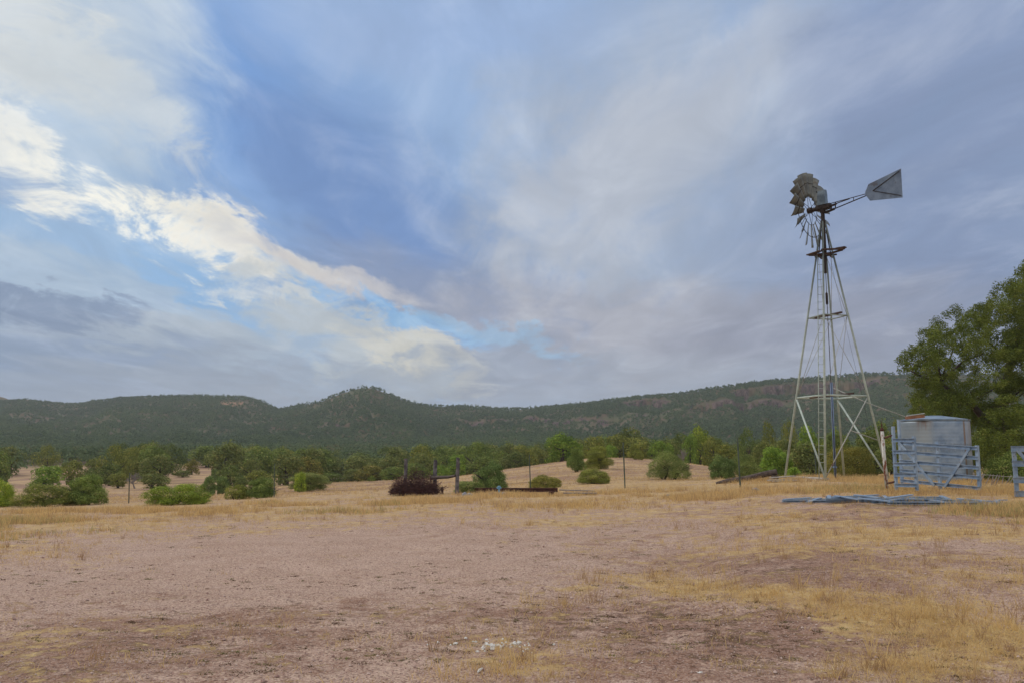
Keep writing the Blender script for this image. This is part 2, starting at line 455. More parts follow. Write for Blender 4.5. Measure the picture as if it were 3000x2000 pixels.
class MB:
    """Collects solid shapes and links them as one mesh object."""

    def __init__(self):
        self.v, self.f = [], []

    def add(self, vs, fs):
        b = len(self.v)
        self.v += [tuple(map(float, q)) for q in vs]
        self.f += [tuple(b + i for i in f) for f in fs]
        return self

    def frame(self, a, b, up=None):
        a, b = Vector(a), Vector(b)
        d = (b - a).normalized()
        up = Vector(up) if up is not None else (Vector((0, 0, 1)) if abs(d.z) < 0.95 else Vector((1, 0, 0)))
        s = d.cross(up).normalized()
        return a, b, d, s, s.cross(d)

    def prism(self, a, b, prof, up=None):
        a, b, d, s, t = self.frame(a, b, up)
        n = len(prof)
        vs = [a + s * p[0] + t * p[1] for p in prof] + [b + s * p[0] + t * p[1] for p in prof]
        fs = [(i, (i + 1) % n, n + (i + 1) % n, n + i) for i in range(n)]
        fs += [tuple(range(n - 1, -1, -1)), tuple(range(n, 2 * n))]
        return self.add(vs, fs)

    def bar(self, a, b, w, h=None, up=None, bev=0.12):
        h = w if h is None else h
        c = min(w, h) * bev
        w2, h2 = w / 2, h / 2
        pr = [(-w2 + c, -h2), (w2 - c, -h2), (w2, -h2 + c), (w2, h2 - c), (w2 - c, h2), (-w2 + c, h2), (-w2, h2 - c), (-w2, -h2 + c)]
        return self.prism(a, b, pr, up)

    def channel(self, a, b, h, dpt, th=0.008, up=None):
        """C-section rail, web of height h facing the side axis, lips of depth dpt."""
        pr = [(0, -h / 2), (dpt, -h / 2), (dpt, -h / 2 + th), (th, -h / 2 + th), (th, h / 2 - th), (dpt, h / 2 - th), (dpt, h / 2), (0, h / 2)]
        return self.prism(a, b, pr, up)

    def angle(self, a, b, w, th=0.008, up=None):
        pr = [(0, 0), (w, 0), (w, th), (th, th), (th, w), (0, w)]
        return self.prism(a, b, pr, up)

    def tube(self, pts, rad, seg=8, cap=True):
        pts = [Vector(p) for p in pts]
        n = len(pts)
        rad = [rad] * n if not isinstance(rad, (list, tuple)) else list(rad)
        vs, fs = [], []
        ref = None
        for i, p in enumerate(pts):
            d = (pts[min(i + 1, n - 1)] - pts[max(i - 1, 0)]).normalized()
            if ref is None:
                ref = Vector((0, 0, 1)) if abs(d.z) < 0.9 else Vector((1, 0, 0))
            s = d.cross(ref).normalized()
            t = s.cross(d).normalized()
            ref = t
            for k in range(seg):
                a = 2 * math.pi * k / seg
                vs.append(p + (s * math.cos(a) + t * math.sin(a)) * rad[i])
        for i in range(n - 1):
            for k in range(seg):
                k2 = (k + 1) % seg
                fs.append((i * seg + k, i * seg + k2, (i + 1) * seg + k2, (i + 1) * seg + k))
        if cap:
            fs += [tuple(range(seg - 1, -1, -1)), tuple((n - 1) * seg + k for k in range(seg))]
        return self.add(vs, fs)

    def ring(self, c, n, rad, r, seg=40, ss=6):
        c, n = Vector(c), Vector(n).normalized()
        a = n.orthogonal().normalized()
        b = n.cross(a)
        vs, fs = [], []
        for i in range(seg):
            t = 2 * math.pi * i / seg
            dr = a * math.cos(t) + b * math.sin(t)
            for k in range(ss):
                q = 2 * math.pi * k / ss
                vs.append(c + dr * (rad + r * math.cos(q)) + n * r * math.sin(q))
        for i in range(seg):
            for k in range(ss):
                i2, k2 = (i + 1) % seg, (k + 1) % ss
                fs.append((i * ss + k, i2 * ss + k, i2 * ss + k2, i * ss + k2))
        return self.add(vs, fs)

    def lathe(self, c, axis, prof, seg=24):
        """prof: (distance along axis, radius) pairs."""
        c, n = Vector(c), Vector(axis).normalized()
        a = n.orthogonal().normalized()
        b = n.cross(a)
        vs, fs = [], []
        for (h, r) in prof:
            for k in range(seg):
                t = 2 * math.pi * k / seg
                vs.append(c + n * h + (a * math.cos(t) + b * math.sin(t)) * r)
        for i in range(len(prof) - 1):
            for k in range(seg):
                k2 = (k + 1) % seg
                fs.append((i * seg + k, i * seg + k2, (i + 1) * seg + k2, (i + 1) * seg + k))
        fs += [tuple(range(seg - 1, -1, -1)), tuple((len(prof) - 1) * seg + k for k in range(seg))]
        return self.add(vs, fs)

    def build(self, name, mat, parent=None, smooth=False, origin=None):
        me = bpy.data.meshes.new(name)
        off = Vector(origin) if origin is not None else (parent_loc(parent) if parent is not None else Vector((0, 0, 0)))
        me.from_pydata([tuple(Vector(q) - off) for q in self.v], [], self.f)
        if smooth:
            me.polygons.foreach_set('use_smooth', [True] * len(me.polygons))
        me.update()
        o = link(name, me, mat, parent)
        if origin is not None and parent is None:
            o.location = off
        return o


def parent_loc(p):
    v = Vector((0, 0, 0))
    while p is not None:
        v += Vector(p.location)
        p = p.parent
    return v


# ------------------------------------------------------------------ materials
def mat(name, build):
    m = bpy.data.materials.new(name)
    m.use_nodes = True
    N = Nodes(m.node_tree)
    b = N('ShaderNodeBsdfPrincipled')
    o = N('ShaderNodeOutputMaterial', {0: b.outputs[0]})

    def setp(**kw):
        for k, v in kw.items():
            s = b.inputs[k.replace('_', ' ')]
            if isinstance(v, bpy.types.NodeSocket):
                m.node_tree.links.new(v, s)
            else:
                s.default_value = v
    build(N, setp)
    return m


def worn(name, c1, c2, rust=None, rust_amt=0.45, metal=0.0, rough=0.6, scale=3.0, bump=0.1, rust_scale=2.0, dark_above=None):
    def f(N, setp):
        co = N('ShaderNodeNewGeometry').outputs['Position']
        n = N.noise(co, scale, 5, 0.6)[0]
        c = N.mix(N.ss(n, 0.3, 0.7), c1, c2)
        fine = N.noise(co, scale * 14, 4, 0.6)[0]
        c = N.mix(N.math('MULTIPLY', N.ss(fine, 0.45, 0.8), 0.35), c, c1)
        r = rough
        if dark_above:  # colour blends to a darker tone with height
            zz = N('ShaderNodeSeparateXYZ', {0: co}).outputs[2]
            bf = N.ss(N.math('MULTIPLY_ADD', N.noise(co, 3.0, 4, .7)[0], 2.0, zz), dark_above[0], dark_above[1], 0.0, 0.85)
            c = N.mix(bf, c, dark_above[2])
        if rust:
            rn = N.noise(co, rust_scale, 6, 0.7)[0]
            rf = N.ss(rn, 1 - rust_amt, 1 - rust_amt + 0.09)
            c = N.mix(rf, c, rust)
        bm = N('ShaderNodeBump', {'Strength': bump, 'Distance': 0.01, 'Height': fine}).outputs[0]
        setp(Base_Color=c, Metallic=metal, Roughness=r, Normal=bm)
    return mat(name, f)


def foliage(name, dark, light, warm, trans=0.25):
    def f(N, setp):
        t = N('ShaderNodeAttribute', attribute_name='tint').outputs['Fac']
        oi = N('ShaderNodeObjectInfo')
        co = N('ShaderNodeTexCoord').outputs['Object']
        n = N.noise(co, 3.0, 3, 0.6)[0]
        k = N.math('ADD', t, N.math('MULTIPLY_ADD', n, 0.5, -0.25))
        k = N.math('ADD', k, N.math('MULTIPLY_ADD', oi.outputs['Random'], 0.24, -0.12))
        c = N.mix(N.ss(k, -0.1, 1.0), dark, light)
        c = N.mix(N.ss(t, 0.86, 1.05), c, warm)
        c = N.mix(1.0, c, oi.outputs['Color'], 'MULTIPLY')
        setp(Base_Color=c, Roughness=0.75, Subsurface_Weight=0.0)
        b = [x for x in N.t.nodes if x.type == 'BSDF_PRINCIPLED'][0]
        o = [x for x in N.t.nodes if x.type == 'OUTPUT_MATERIAL'][0]
        b.inputs['Specular IOR Level'].default_value = 0.12
        tr = N('ShaderNodeBsdfTranslucent', {0: c})
        mx = N('ShaderNodeMixShader', {0: trans, 1: b.outputs[0], 2: tr.outputs[0]})
        N.t.links.new(mx.outputs[0], o.inputs[0])
    return mat(name, f)


M = {}
M['leaf'] = foliage('foliage', S(94, 104, 58), S(144, 152, 86), S(166, 158, 98))
M['forest'] = foliage('forest_foliage', S(72, 92, 68), S(108, 124, 86), S(122, 116, 84))
M['trunk'] = worn('bark', S(58, 48, 46), S(84, 74, 70), scale=6, rough=0.9, bump=0.5)
M['deadwood'] = worn('dead_wood', S(118, 108, 104), S(150, 142, 138), scale=5, rough=0.9, bump=0.4)
M['brush'] = worn('red_brush', S(66, 42, 42), S(92, 60, 56), scale=5, rough=0.9)
M['planks'] = worn('rusty_planks', S(58, 44, 40), S(84, 62, 54), scale=9, rough=.9, bump=.3)
M['darkwood'] = worn('weathered_timber', S(62, 50, 46), S(104, 92, 86), scale=7, rough=0.9, bump=0.5)
M['postwood'] = worn('post_wood', S(56, 52, 58), S(122, 116, 118), scale=6, rough=0.9, bump=0.5)
M['palewood'] = worn('pale_boards', S(150, 140, 130), S(180, 170, 158), scale=6, rough=0.9, bump=0.3)
M['steel'] = worn('galvanised_steel', S(116, 138, 164), S(156, 173, 190), rust=S(108, 88, 76), rust_amt=0.40, metal=0.35, rough=0.5, scale=4, bump=0.05)
M['leg'] = worn('tower_paint', S(162, 174, 166), S(194, 205, 196), rust=S(118, 84, 64), rust_amt=0.35, metal=0.1, rough=0.6, scale=5, bump=0.05, rust_scale=2.4, dark_above=(5.2, 10.2, S(84, 92, 92)))
M['rodpaint'] = worn('brace_paint', S(150, 152, 146), S(184, 184, 176), rust=S(110, 78, 62), rust_amt=0.42, metal=0.2, rough=0.6)
M['hatch'] = worn('rusty_hatch', S(128, 86, 64), S(160, 120, 92), rough=.8, scale=8, bump=.2)
M['palesteel'] = worn('pale_sheet', S(176, 184, 188), S(200, 206, 206), metal=.2, rough=.5)
M['rust'] = worn('rusty_iron', S(74, 46, 38), S(110, 70, 52), metal=0.2, rough=0.85, scale=9, bump=0.3)
M['iron'] = worn('dark_iron', S(44, 38, 38), S(70, 58, 54), metal=0.5, rough=0.7, scale=8, bump=0.2)
M['blade'] = worn('weathered_blade', S(94, 98, 98), S(124, 126, 120), rust=S(100, 86, 72), rust_amt=0.40, metal=0.35, rough=0.5, scale=3, bump=0.03)
M['vane'] = worn('vane_sheet', S(92, 106, 126), S(118, 132, 150), rust=S(84, 86, 96), rust_amt=0.44, metal=0.35, rough=0.5, scale=3, bump=0.03)
M['bluepipe'] = worn('blue_pipe', S(104, 126, 160), S(128, 148, 178), metal=0.2, rough=0.5, scale=5)
M['hood'] = worn('gearbox_hood', S(84, 98, 112), S(118, 132, 142), metal=0.4, rough=0.45, scale=4)
M['concrete'] = worn('concrete', S(160, 150, 138), S(190, 180, 168), scale=5, rough=0.95, bump=0.3)
M['stone'] = worn('white_stone', S(205, 205, 200), S(232, 230, 226), scale=20, rough=0.9, bump=0.4)
M['grey_rock'] = worn('grey_rock', S(120, 122, 128), S(160, 160, 164), scale=8, rough=0.95, bump=0.6)
M['pipeblue'] = worn('valve_paint', S(96, 150, 186), S(128, 176, 204), metal=0.1, rough=0.5)


def grass_mat(name, c1, c2, c3):
    def f(N, setp):
        t = N('ShaderNodeAttribute', attribute_name='tint').outputs['Fac']
        c = N.mix(N.ss(t, 0.0, 0.6), c1, c2)
        c = N.mix(N.ss(t, 0.8, 1.05), c, c3)
        setp(Base_Color=c, Roughness=0.8)
        b = [x for x in N.t.nodes if x.type == 'BSDF_PRINCIPLED'][0]
        o = [x for x in N.t.nodes if x.type == 'OUTPUT_MATERIAL'][0]
        b.inputs['Specular IOR Level'].default_value = 0.15
        tr = N('ShaderNodeBsdfTranslucent', {0: c})
        mx = N('ShaderNodeMixShader', {0: 0.3, 1: b.outputs[0], 2: tr.outputs[0]})
        N.t.links.new(mx.outputs[0], o.inputs[0])
    return mat(name, f)


M['grass'] = grass_mat('dry_grass', S(168, 136, 104), S(220, 190, 132), S(162, 156, 104))
M['straw'] = grass_mat('straw', S(186, 154, 102), S(226, 202, 140), S(238, 222, 172))
M['weed'] = grass_mat('weeds', S(104, 80, 62), S(104, 100, 62), S(128, 124, 76))


def ground_build(N, setp):
    P = N('ShaderNodeNewGeometry').outputs['Position']

    def at(nm):
        return N('ShaderNodeAttribute', attribute_name=nm).outputs['Fac']
    n_big = N.noise(P, 0.16, 5, 0.6)[0]
    n_mid = N.noise(P, 0.9, 6, 0.65, 0.4)[0]
    n_sm = N.noise(P, 4.5, 5, 0.65)[0]
    n_fine = N.noise(P, 38.0, 4, 0.7)[0]
    n_grit = N.noise(P, 120.0, 2, 0.8)[0]
    vor = N('ShaderNodeTexVoronoi', {'Vector': P, 'Scale': 62.0}, feature='F1')
    # gravel
    g = N.mix(N.ss(n_mid, 0.3, 0.7), S(164, 132, 117), S(186, 157, 144))
    g = N.mix(N.math('MULTIPLY', N.ss(N('ShaderNodeSeparateColor', {0: vor.outputs['Color']}).outputs[0], 0.1, 0.9), 0.75), g, S(206, 182, 160))
    g = N.mix(N.math('MULTIPLY', N.ss(N('ShaderNodeSeparateColor', {0: vor.outputs['Color']}).outputs[1], 0.62, 0.9), 0.6), g, S(104, 78, 68))
    g = N.mix(N.math('MULTIPLY', N.ss(n_fine, 0.52, 0.8), 0.6), g, S(126, 94, 84))
    # bare reddish soil, dark crusts of old dung, dead grass: ragged patches at several sizes
    nA = N.math('SUBTRACT', N.noise(P, 0.42, 4, 0.6, 0.5)[0], 0.5)
    nB = N.math('SUBTRACT', N.noise(P, 1.7, 5, 0.68, 0.6)[0], 0.5)
    nC = N.math('SUBTRACT', N.noise(P, 7.0, 5, 0.72)[0], 0.5)
    nD = N.math('SUBTRACT', N.noise(N('ShaderNodeVectorMath', {0: P, 1: (31.0, 17.0, 5.0)}, operation='ADD').outputs[0], 1.3, 6, 0.72, 0.5)[0], 0.5)
    soil = N.mix(N.ss(n_sm, 0.3, 0.7), S(124, 92, 74), S(154, 120, 99))
    soil = N.mix(N.math('MULTIPLY', N.ss(N('ShaderNodeSeparateColor', {0: vor.outputs['Color']}).outputs[0], 0.3, 1.0), 0.6), soil, S(184, 158, 146))
    soil = N.mix(N.math('MULTIPLY', N.ss(n_fine, 0.5, 0.75), 0.7), soil, S(92, 66, 56))
    df = N.math('MULTIPLY_ADD', nA, 1.6, at('dark'))
    df = N.math('MULTIPLY_ADD', nB, 2.9, df)
    df = N.math('MULTIPLY_ADD', nC, 1.4, df)
    c = N.mix(N.ss(df, 0.10, 0.75, 0.0, 0.9), g, soil)
    cf = N.math('MULTIPLY_ADD', nC, 1.2, N.math('MULTIPLY_ADD', at('dark'), 0.16, nD))
    c = N.mix(N.ss(cf, 0.11, 0.30, 0.0, 0.9), c, S(80, 62, 53))
    spk = N.noise(P, 15.0, 4, 0.75, 0.4)[0]
    c = N.mix(N.ss(N.math('MULTIPLY_ADD', at('dark'), 0.07, spk), 0.58, 0.66, 0.0, 0.7), c, S(88, 66, 56))
    dry = N.mix(N.ss(n_sm, 0.3, 0.75), S(176, 144, 100), S(216, 190, 138))
    dry = N.mix(N.math('MULTIPLY', N.ss(n_fine, 0.45, 0.75), 0.6), dry, S(128, 94, 68))
    gf = N.math('MULTIPLY_ADD', nD, 3.3, at('dry'))
    gf = N.math('MULTIPLY_ADD', nA, 1.2, gf)
    gf = N.math('MULTIPLY_ADD', nC, 2.0, gf)
    c = N.mix(N.ss(gf, 0.25, 0.85, 0.0, 0.9), c, dry)
    # far paddock
    pad = N.mix(N.ss(n_big, 0.38, 0.62), S(188, 160, 122), S(154, 126, 108))
    pad = N.mix(N.math('MULTIPLY', N.ss(n_mid, 0.45, 0.75), 0.5), pad, S(150, 116, 92))
    c = N.mix(at('paddock'), c, pad)
    # forest floor and rock
    ff = N.mix(N.ss(N.noise(P, 0.05, 5, 0.6)[0], 0.35, 0.65), S(104, 88, 70), S(84, 88, 62))
    c = N.mix(at('floor'), c, ff)
    mp = N('ShaderNodeMapping', {'Vector': P, 'Scale': (0.45, 0.45, 0.10)}).outputs[0]
    rn = N.noise(mp, 1.0, 7, 0.75, 0.6)[0]
    rk = N.mix(N.ss(rn, 0.35, 0.65), S(62, 52, 51), S(118, 100, 95))
    c = N.mix(N.ss(N.math('MULTIPLY_ADD', rn, 1.3, N.math('MULTIPLY', at('rock'), 0.8)), 0.95, 1.25), c, rk)
    tan = N.mix(N.ss(rn, 0.3, 0.7), S(128, 98, 76), S(160, 126, 98))
    c = N.mix(N.ss(N.math('MULTIPLY_ADD', rn, 0.8, at('bare')), 0.7, 1.0), c, tan)
    hgt = N.math('ADD', N.math('MULTIPLY', n_fine, 0.6), N.math('MULTIPLY', vor.outputs['Distance'], -0.8))
    hgt = N.math('ADD', hgt, N.math('MULTIPLY', n_grit, 0.3))
    b1 = N('ShaderNodeBump', {'Strength': 0.8, 'Distance': 0.012, 'Height': hgt}).outputs[0]
    b2 = N('ShaderNodeBump', {'Strength': 0.6, 'Distance': 0.05, 'Height': n_sm, 'Normal': b1}).outputs[0]
    setp(Base_Color=c, Roughness=0.95, Normal=b2)
    [x for x in N.t.nodes if x.type == 'BSDF_PRINCIPLED'][0].inputs['Specular IOR Level'].default_value = 0.1


M['ground'] = mat('ground_surface', ground_build)


# ------------------------------------------------------------------ ground and hills
def ground_masks(x, y, u, v):
    """dry: straw cover; dark: bare soil; paddock: pasture beyond the fence. World positions fixed on the ground."""
    dry = np.zeros_like(x)
    dark = np.zeros_like(x)

    def el(cu, cv, ru, rv, ang=0.0):
        a = math.radians(ang)
        du, dv = u - cu, v - cv
        p, q = (du * math.cos(a) + dv * math.sin(a)) / ru, (-du * math.sin(a) + dv * math.cos(a)) / rv
        return np.exp(-(p * p + q * q))
    # belt of dry grass along the rim of the yard
    rim_lo = np.interp(u, [-200, 0, 300, 600, 900, 1200, 1500, 1800, 2100, 2400, 2700, 3000, 3400],
                       [1640, 1620, 1590, 1560, 1540, 1520, 1505, 1495, 1465, 1450, 1462, 1490, 1500])
    dry += 0.62 * sstep(-v, -rim_lo - 60, -rim_lo + 60)
    for e in ((2650, 1800, 420, 60, 6, .62), (2900, 1850, 330, 80, 4, .6), (2150, 1735, 360, 30, 3, .5), (2620, 1960, 230, 50, 3, .66), (1930, 1700, 240, 26, 2, .45),
              (2480, 1560, 260, 24, 0, .5), (2200, 1525, 200, 20, 0, .5), (2870, 1560, 260, 26, 0, .65), (1620, 1765, 130, 16, 0, .55), (1480, 1930, 220, 60, 0, .4),
              (120, 1640, 330, 40, 0, .5), (2900, 1680, 260, 40, 0, .4), (1580, 1530, 160, 20, 0, .4), (300, 1920, 200, 30, 0, .2), (750, 1840, 160, 20, 0, .25), (2250, 1600, 300, 30, 0, .35)):
        dry += e[5] * el(*e[:5])
    for e in ((2300, 1660, 420, 70, 0, .55), (1900, 1900, 500, 110, 0, .35), (500, 1900, 700, 110, -6, .42), (650, 1835, 320, 40, -4, .3), (1650, 1800, 420, 60, 0, .35), (2450, 1880, 420, 60, 8, .4),
              (2080, 1430, 260, 16, 0, .7), (560, 1512, 130, 14, 0, .8), (2600, 1520, 400, 30, 0, .3), (100, 1950, 300, 80, 0, .3)):
        dark += e[5] * el(*e[:5])
    # the pale worn middle of the yard
    dark -= 0.45 * el(700, 1640, 900, 90, 0)
    dry -= 0.35 * el(700, 1660, 900, 90, 0)
    r = np.hypot(x, y)
    dark += .10 * sstep(v, 1700, 1900) + .26 * sstep(u, 1300, 2300)
    dry += .20 * sstep(u, 1200, 2100) * sstep(-v, -1900, -1500) + .06
    pad = sstep(r, 38, 52) * (1 - sstep(u, 2180, 2330))
    return np.clip(dry, -0.5, 1.2), np.clip(dark, -0.5, 1.2), pad


def build_ground():
    a1 = np.radians(np.arange(-37, 37.01, 0.085))
    a2 = np.radians(np.concatenate([np.arange(-180, -37.5, 2.5), [-37.4]]))
    a3 = np.radians(np.concatenate([[37.4], np.arange(40, 179.9, 2.5)]))
    phi = np.concatenate([a2, a1, a3])
    r = [0.6]
    while r[-1] < 60:
        r.append(r[-1] * 1.0135 if r[-1] > 3 else r[-1] * 1.12)
    while r[-1] < R0:
        r.append(r[-1] * 1.017)
    r[-1] = R0
    nsplit = len(r) - 1
    while r[-1] < 1180:
        r.append(r[-1] + 3.2)
    while r[-1] < 1700:
        r.append(r[-1] * 1.12)
    r = np.array(r)
    A, R = np.meshgrid(phi, r, indexing='ij')
    X, Y = R * np.sin(A), R * np.cos(A)
    z, rock, bare, s = hz(X.ravel(), Y.ravel(), True)
    x, y = X.ravel(), Y.ravel()
    yy = np.maximum(y, 0.5)
    u, v = proj(x, yy, z)
    u = np.where(y > 0.5, u, 1500 + 900 * np.sign(x))
    v = np.where(y > 0.5, v, 2600)
    dry, dark, pad = ground_masks(x, y, u, v)
    floor = sstep(R.ravel(), 190, 260)
    att = {'dry': dry, 'dark': dark, 'paddock': pad, 'floor': floor, 'rock': rock, 'bare': bare}
    V = np.stack([x, y, z], 1)
    na, nr = len(phi), len(r)
    I = np.arange(na * nr).reshape(na, nr)
    I2 = np.vstack([I, I[:1]])

    def sheet(name, j0, j1, label, cat):
        q = np.stack([I2[:-1, j0:j1 - 1], I2[:-1, j0 + 1:j1], I2[1:, j0 + 1:j1], I2[1:, j0:j1 - 1]], -1).reshape(-1, 4)
        used = np.unique(q)
        mp = np.full(na * nr, -1, np.int64)
        mp[used] = np.arange(len(used))
        me = raw_mesh(name, V[used], 4, {k: a[used] for k, a in att.items()}, True, mp[q])
        o = link(name, me, M['ground'])
        return tag(o, label, cat, kind='structure')
    sheet('ground', 0, nsplit + 1, 'bare pinkish gravel yard and dry pasture running down to the valley', 'ground')
    sheet('hills', nsplit, nr, 'low wooded hills with rocky ledges along the skyline', 'hills')


build_ground()

# ------------------------------------------------------------------ foliage
def unit(v):
    return v / np.maximum(np.linalg.norm(v, axis=1, keepdims=True), 1e-9)


def leaf_quads(C, Nn, size, rng, aspect=0.55, updir=None):
    n = len(C)
    Nn = unit(Nn)
    rnd = rng.normal(size=(n, 3))
    if updir is not None:
        rnd = rnd * 0.5 + np.array(updir)
    T = unit(rnd - (rnd * Nn).sum(1, keepdims=True) * Nn)
    B = np.cross(Nn, T)
    s = size[:, None]
    a = aspect
    bend = Nn * s * 0.12
    V = np.stack([C - T * s * 0.5, C + B * s * a * 0.5 + bend, C + T * s * 0.5, C - B * s * a * 0.5 + bend], 1)
    return V.reshape(-1, 3)


def crown_points(rng, lobes, n, shell=0.55, out=0.35, jit=0.0, lo=-0.6):
    """Leaf centres and normals on the outer skin of a set of ellipsoid lobes (cx,cy,cz,rx,ry,rz)."""
    L = np.array(lobes, float)
    w = (L[:, 3] * L[:, 4] + L[:, 3] * L[:, 5] + L[:, 4] * L[:, 5])
    li = rng.choice(len(L), size=int(n * 1.7), p=w / w.sum())
    d = unit(rng.normal(size=(len(li), 3)))
    keep = d[:, 2] > lo
    li, d = li[keep], d[keep]
    rr = shell + (1 - shell) * rng.random(len(li)) ** 0.45
    rr = rr * (1 + 0.10 * rng.normal(size=len(li)))
    C = L[li, :3] + d * L[li, 3:] * rr[:, None]
    # drop leaves that lie deep inside another lobe
    deep = np.zeros(len(C), bool)
    for k in range(len(L)):
        q = ((C - L[k, :3]) / (L[k, 3:] * 0.62))
        deep |= ((q * q).sum(1) < 1) & (li != k)
    ok = ~deep
    C, d, li = C[ok][:n], d[ok][:n], li[ok][:n]
    Nn = d + rng.normal(size=C.shape) * out + np.array([0, 0, 0.25])
    return C, Nn, li


def make_crown(name, seed, kind, n, leaf, mat_):
    """Unit crown: 1 wide, 1 high, standing on z = 0."""
    rng = np.random.default_rng(seed)
    lobes = []
    aspect, updir = 0.6, None
    if kind == 'dome':
        lobes.append((0, 0, 0.34, 0.42, 0.42, 0.52))
        for _ in range(16):
            a, e = rng.uniform(0, 6.28), rng.uniform(-0.1, 1.3)
            rr = rng.uniform(0.10, 0.19)
            b2 = rng.uniform(0, 6.28)
            lobes.append((0.36 * math.cos(b2), 0.36 * math.sin(b2), rng.uniform(.1, .26), .13, .13, .16))
            lobes.append((0.36 * math.cos(a) * math.cos(e), 0.36 * math.sin(a) * math.cos(e), 0.32 + 0.46 * math.sin(e), rr, rr, rr * 1.3))
        updir, aspect = (0, 0, 1.1), 0.45
    elif kind == 'juniper':
        for k in range(22):
            zf = rng.uniform(0.12, 0.9)
            rad = 0.36 * math.sin(math.pi * min(1, (zf * 0.86 + 0.18))) ** 0.7 * rng.uniform(0.6, 1.05)
            a = rng.uniform(0, 6.28)
            rr = rng.uniform(0.12, 0.2) * (1.15 - 0.45 * zf)
            lobes.append((rad * math.cos(a), rad * math.sin(a), zf, rr, rr, rr * 1.25))
        lobes.append((0, 0, 0.45, 0.3, 0.3, 0.42))
        lobes.append((rng.uniform(-.1, .1), 0, 0.9, 0.1, 0.1, 0.12))
        updir, aspect = (0, 0, 1.2), 0.4
    elif kind == 'oak':
        for k in range(20):
            a, e = rng.uniform(0, 6.28), rng.uniform(-0.25, 1.45)
            rr = rng.uniform(0.11, 0.2)
            d = rng.uniform(0.24, 0.36)
            lobes.append((d * math.cos(a) * math.cos(e) * 1.1, d * math.sin(a) * math.cos(e) * 1.1, 0.5 + 0.38 * math.sin(e), rr, rr, rr))
            if k % 2:
                b2, d2 = rng.uniform(0, 6.28), rng.uniform(.15, .36)
                lobes.append((d2 * math.cos(b2), d2 * math.sin(b2), rng.uniform(.14, .36), .14, .14, .15))
        lobes.append((0, 0, 0.5, 0.34, 0.34, 0.36))
    elif kind == 'spray':                    # loose, several upright heads
        for k in range(17):
            a, d = rng.uniform(0, 6.28), rng.uniform(0.05, 0.38)
            top = rng.uniform(0.45, 0.92) * (1.05 - d)
            rr = rng.uniform(0.1, 0.17)
            lobes.append((d * math.cos(a), d * math.sin(a), top, rr, rr, rr * 1.6))
            lobes.append((d * math.cos(a), d * math.sin(a), top * 0.45, rr * 1.2, rr * 1.2, rr * 1.6))
        updir, aspect = (0, 0, 1.4), 0.38
    C, Nn, li = crown_points(rng, lobes, n)
    out_ = rng.random(len(C)) < .07
    cen = np.array([0, 0, .4])
    C = np.where(out_[:, None], cen + (C - cen) * rng.uniform(1.02, 1.2, (len(C), 1)), C)
    C[:, 2] = np.maximum(C[:, 2], 0.015)
    lt = rng.random(len(lobes))[li] * 0.45
    tint = np.clip(0.12 + lt * 1.3 + rng.normal(size=len(C)) * 0.26, 0, 1)
    tint = np.where(rng.random(len(C)) < 0.025, 1.05, tint)
    V = leaf_quads(C, Nn, leaf * rng.uniform(0.6, 1.4, len(C)), rng, aspect, updir)
    me = raw_mesh(name, V, 4, {'tint': np.repeat(tint, 4)})
    me.materials.append(mat_)
    return me


def make_trunk(name, seed, top=0.6, rad=0.045, stems=1):
    rnd = random.Random(seed)
    m = MB()
    for s in range(stems):
        lean = (rnd.uniform(-.08, .08), rnd.uniform(-.08, .08)) if stems == 1 else (rnd.uniform(-.22, .22), rnd.uniform(-.22, .22))
        b = (rnd.uniform(-.03, .03) * stems, rnd.uniform(-.03, .03) * stems, -0.04)
        pts = [b, (b[0] + lean[0] * .4, b[1] + lean[1] * .4, top * .4), (b[0] + lean[0], b[1] + lean[1], top)]
        m.tube(pts, [rad * 1.25, rad, rad * .5], 7)
        for k in range(4):
            a = rnd.uniform(0, 6.28)
            h = top * rnd.uniform(.45, .8)
            q = (b[0] + lean[0] * h / top, b[1] + lean[1] * h / top, h)
            m.tube([q, (q[0] + .14 * math.cos(a), q[1] + .14 * math.sin(a), h + .12), (q[0] + .27 * math.cos(a), q[1] + .27 * math.sin(a), h + .2)], [rad * .5, rad * .35, rad * .15], 5)
    me = bpy.data.meshes.new(name)
    me.from_pydata(m.v, [], m.f)
    me.polygons.foreach_set('use_smooth', [True] * len(me.polygons))
    me.materials.append(M['trunk'])
    return me


def make_snag(name, seed, mat_, twigs=70, depth=3):
    """Bare branching skeleton in a unit box."""
    rnd = random.Random(seed)
    m = MB()

    def grow(p, d, ln, r, lev):
        q = p + d * ln
        mid = p + d * ln * .5 + Vector((rnd.uniform(-1, 1), rnd.uniform(-1, 1), rnd.uniform(-1, 1))) * ln * .08
        m.tube([p, mid, q], [r, r * .8, r * .55], 5, False)
        if lev == 0:
            return
        for k in range(rnd.choice((3, 4, 4, 5))):
            nd = (d * .6 + Vector((rnd.uniform(-1, 1), rnd.uniform(-1, 1), rnd.uniform(-.35, .8)))).normalized()
            grow(p + d * ln * rnd.uniform(.45, 1), nd, ln * rnd.uniform(.5, .75), r * .5, lev - 1)
    for s in range(3):
        grow(Vector((rnd.uniform(-.05, .05), rnd.uniform(-.05, .05), -.02)), Vector((rnd.uniform(-.5, .5), rnd.uniform(-.5, .5), 1)).normalized(), .42, .03, depth)
    me = bpy.data.meshes.new(name)
    me.from_pydata([tuple(q) for q in m.v], [], m.f)
    me.materials.append(mat_)
    return me


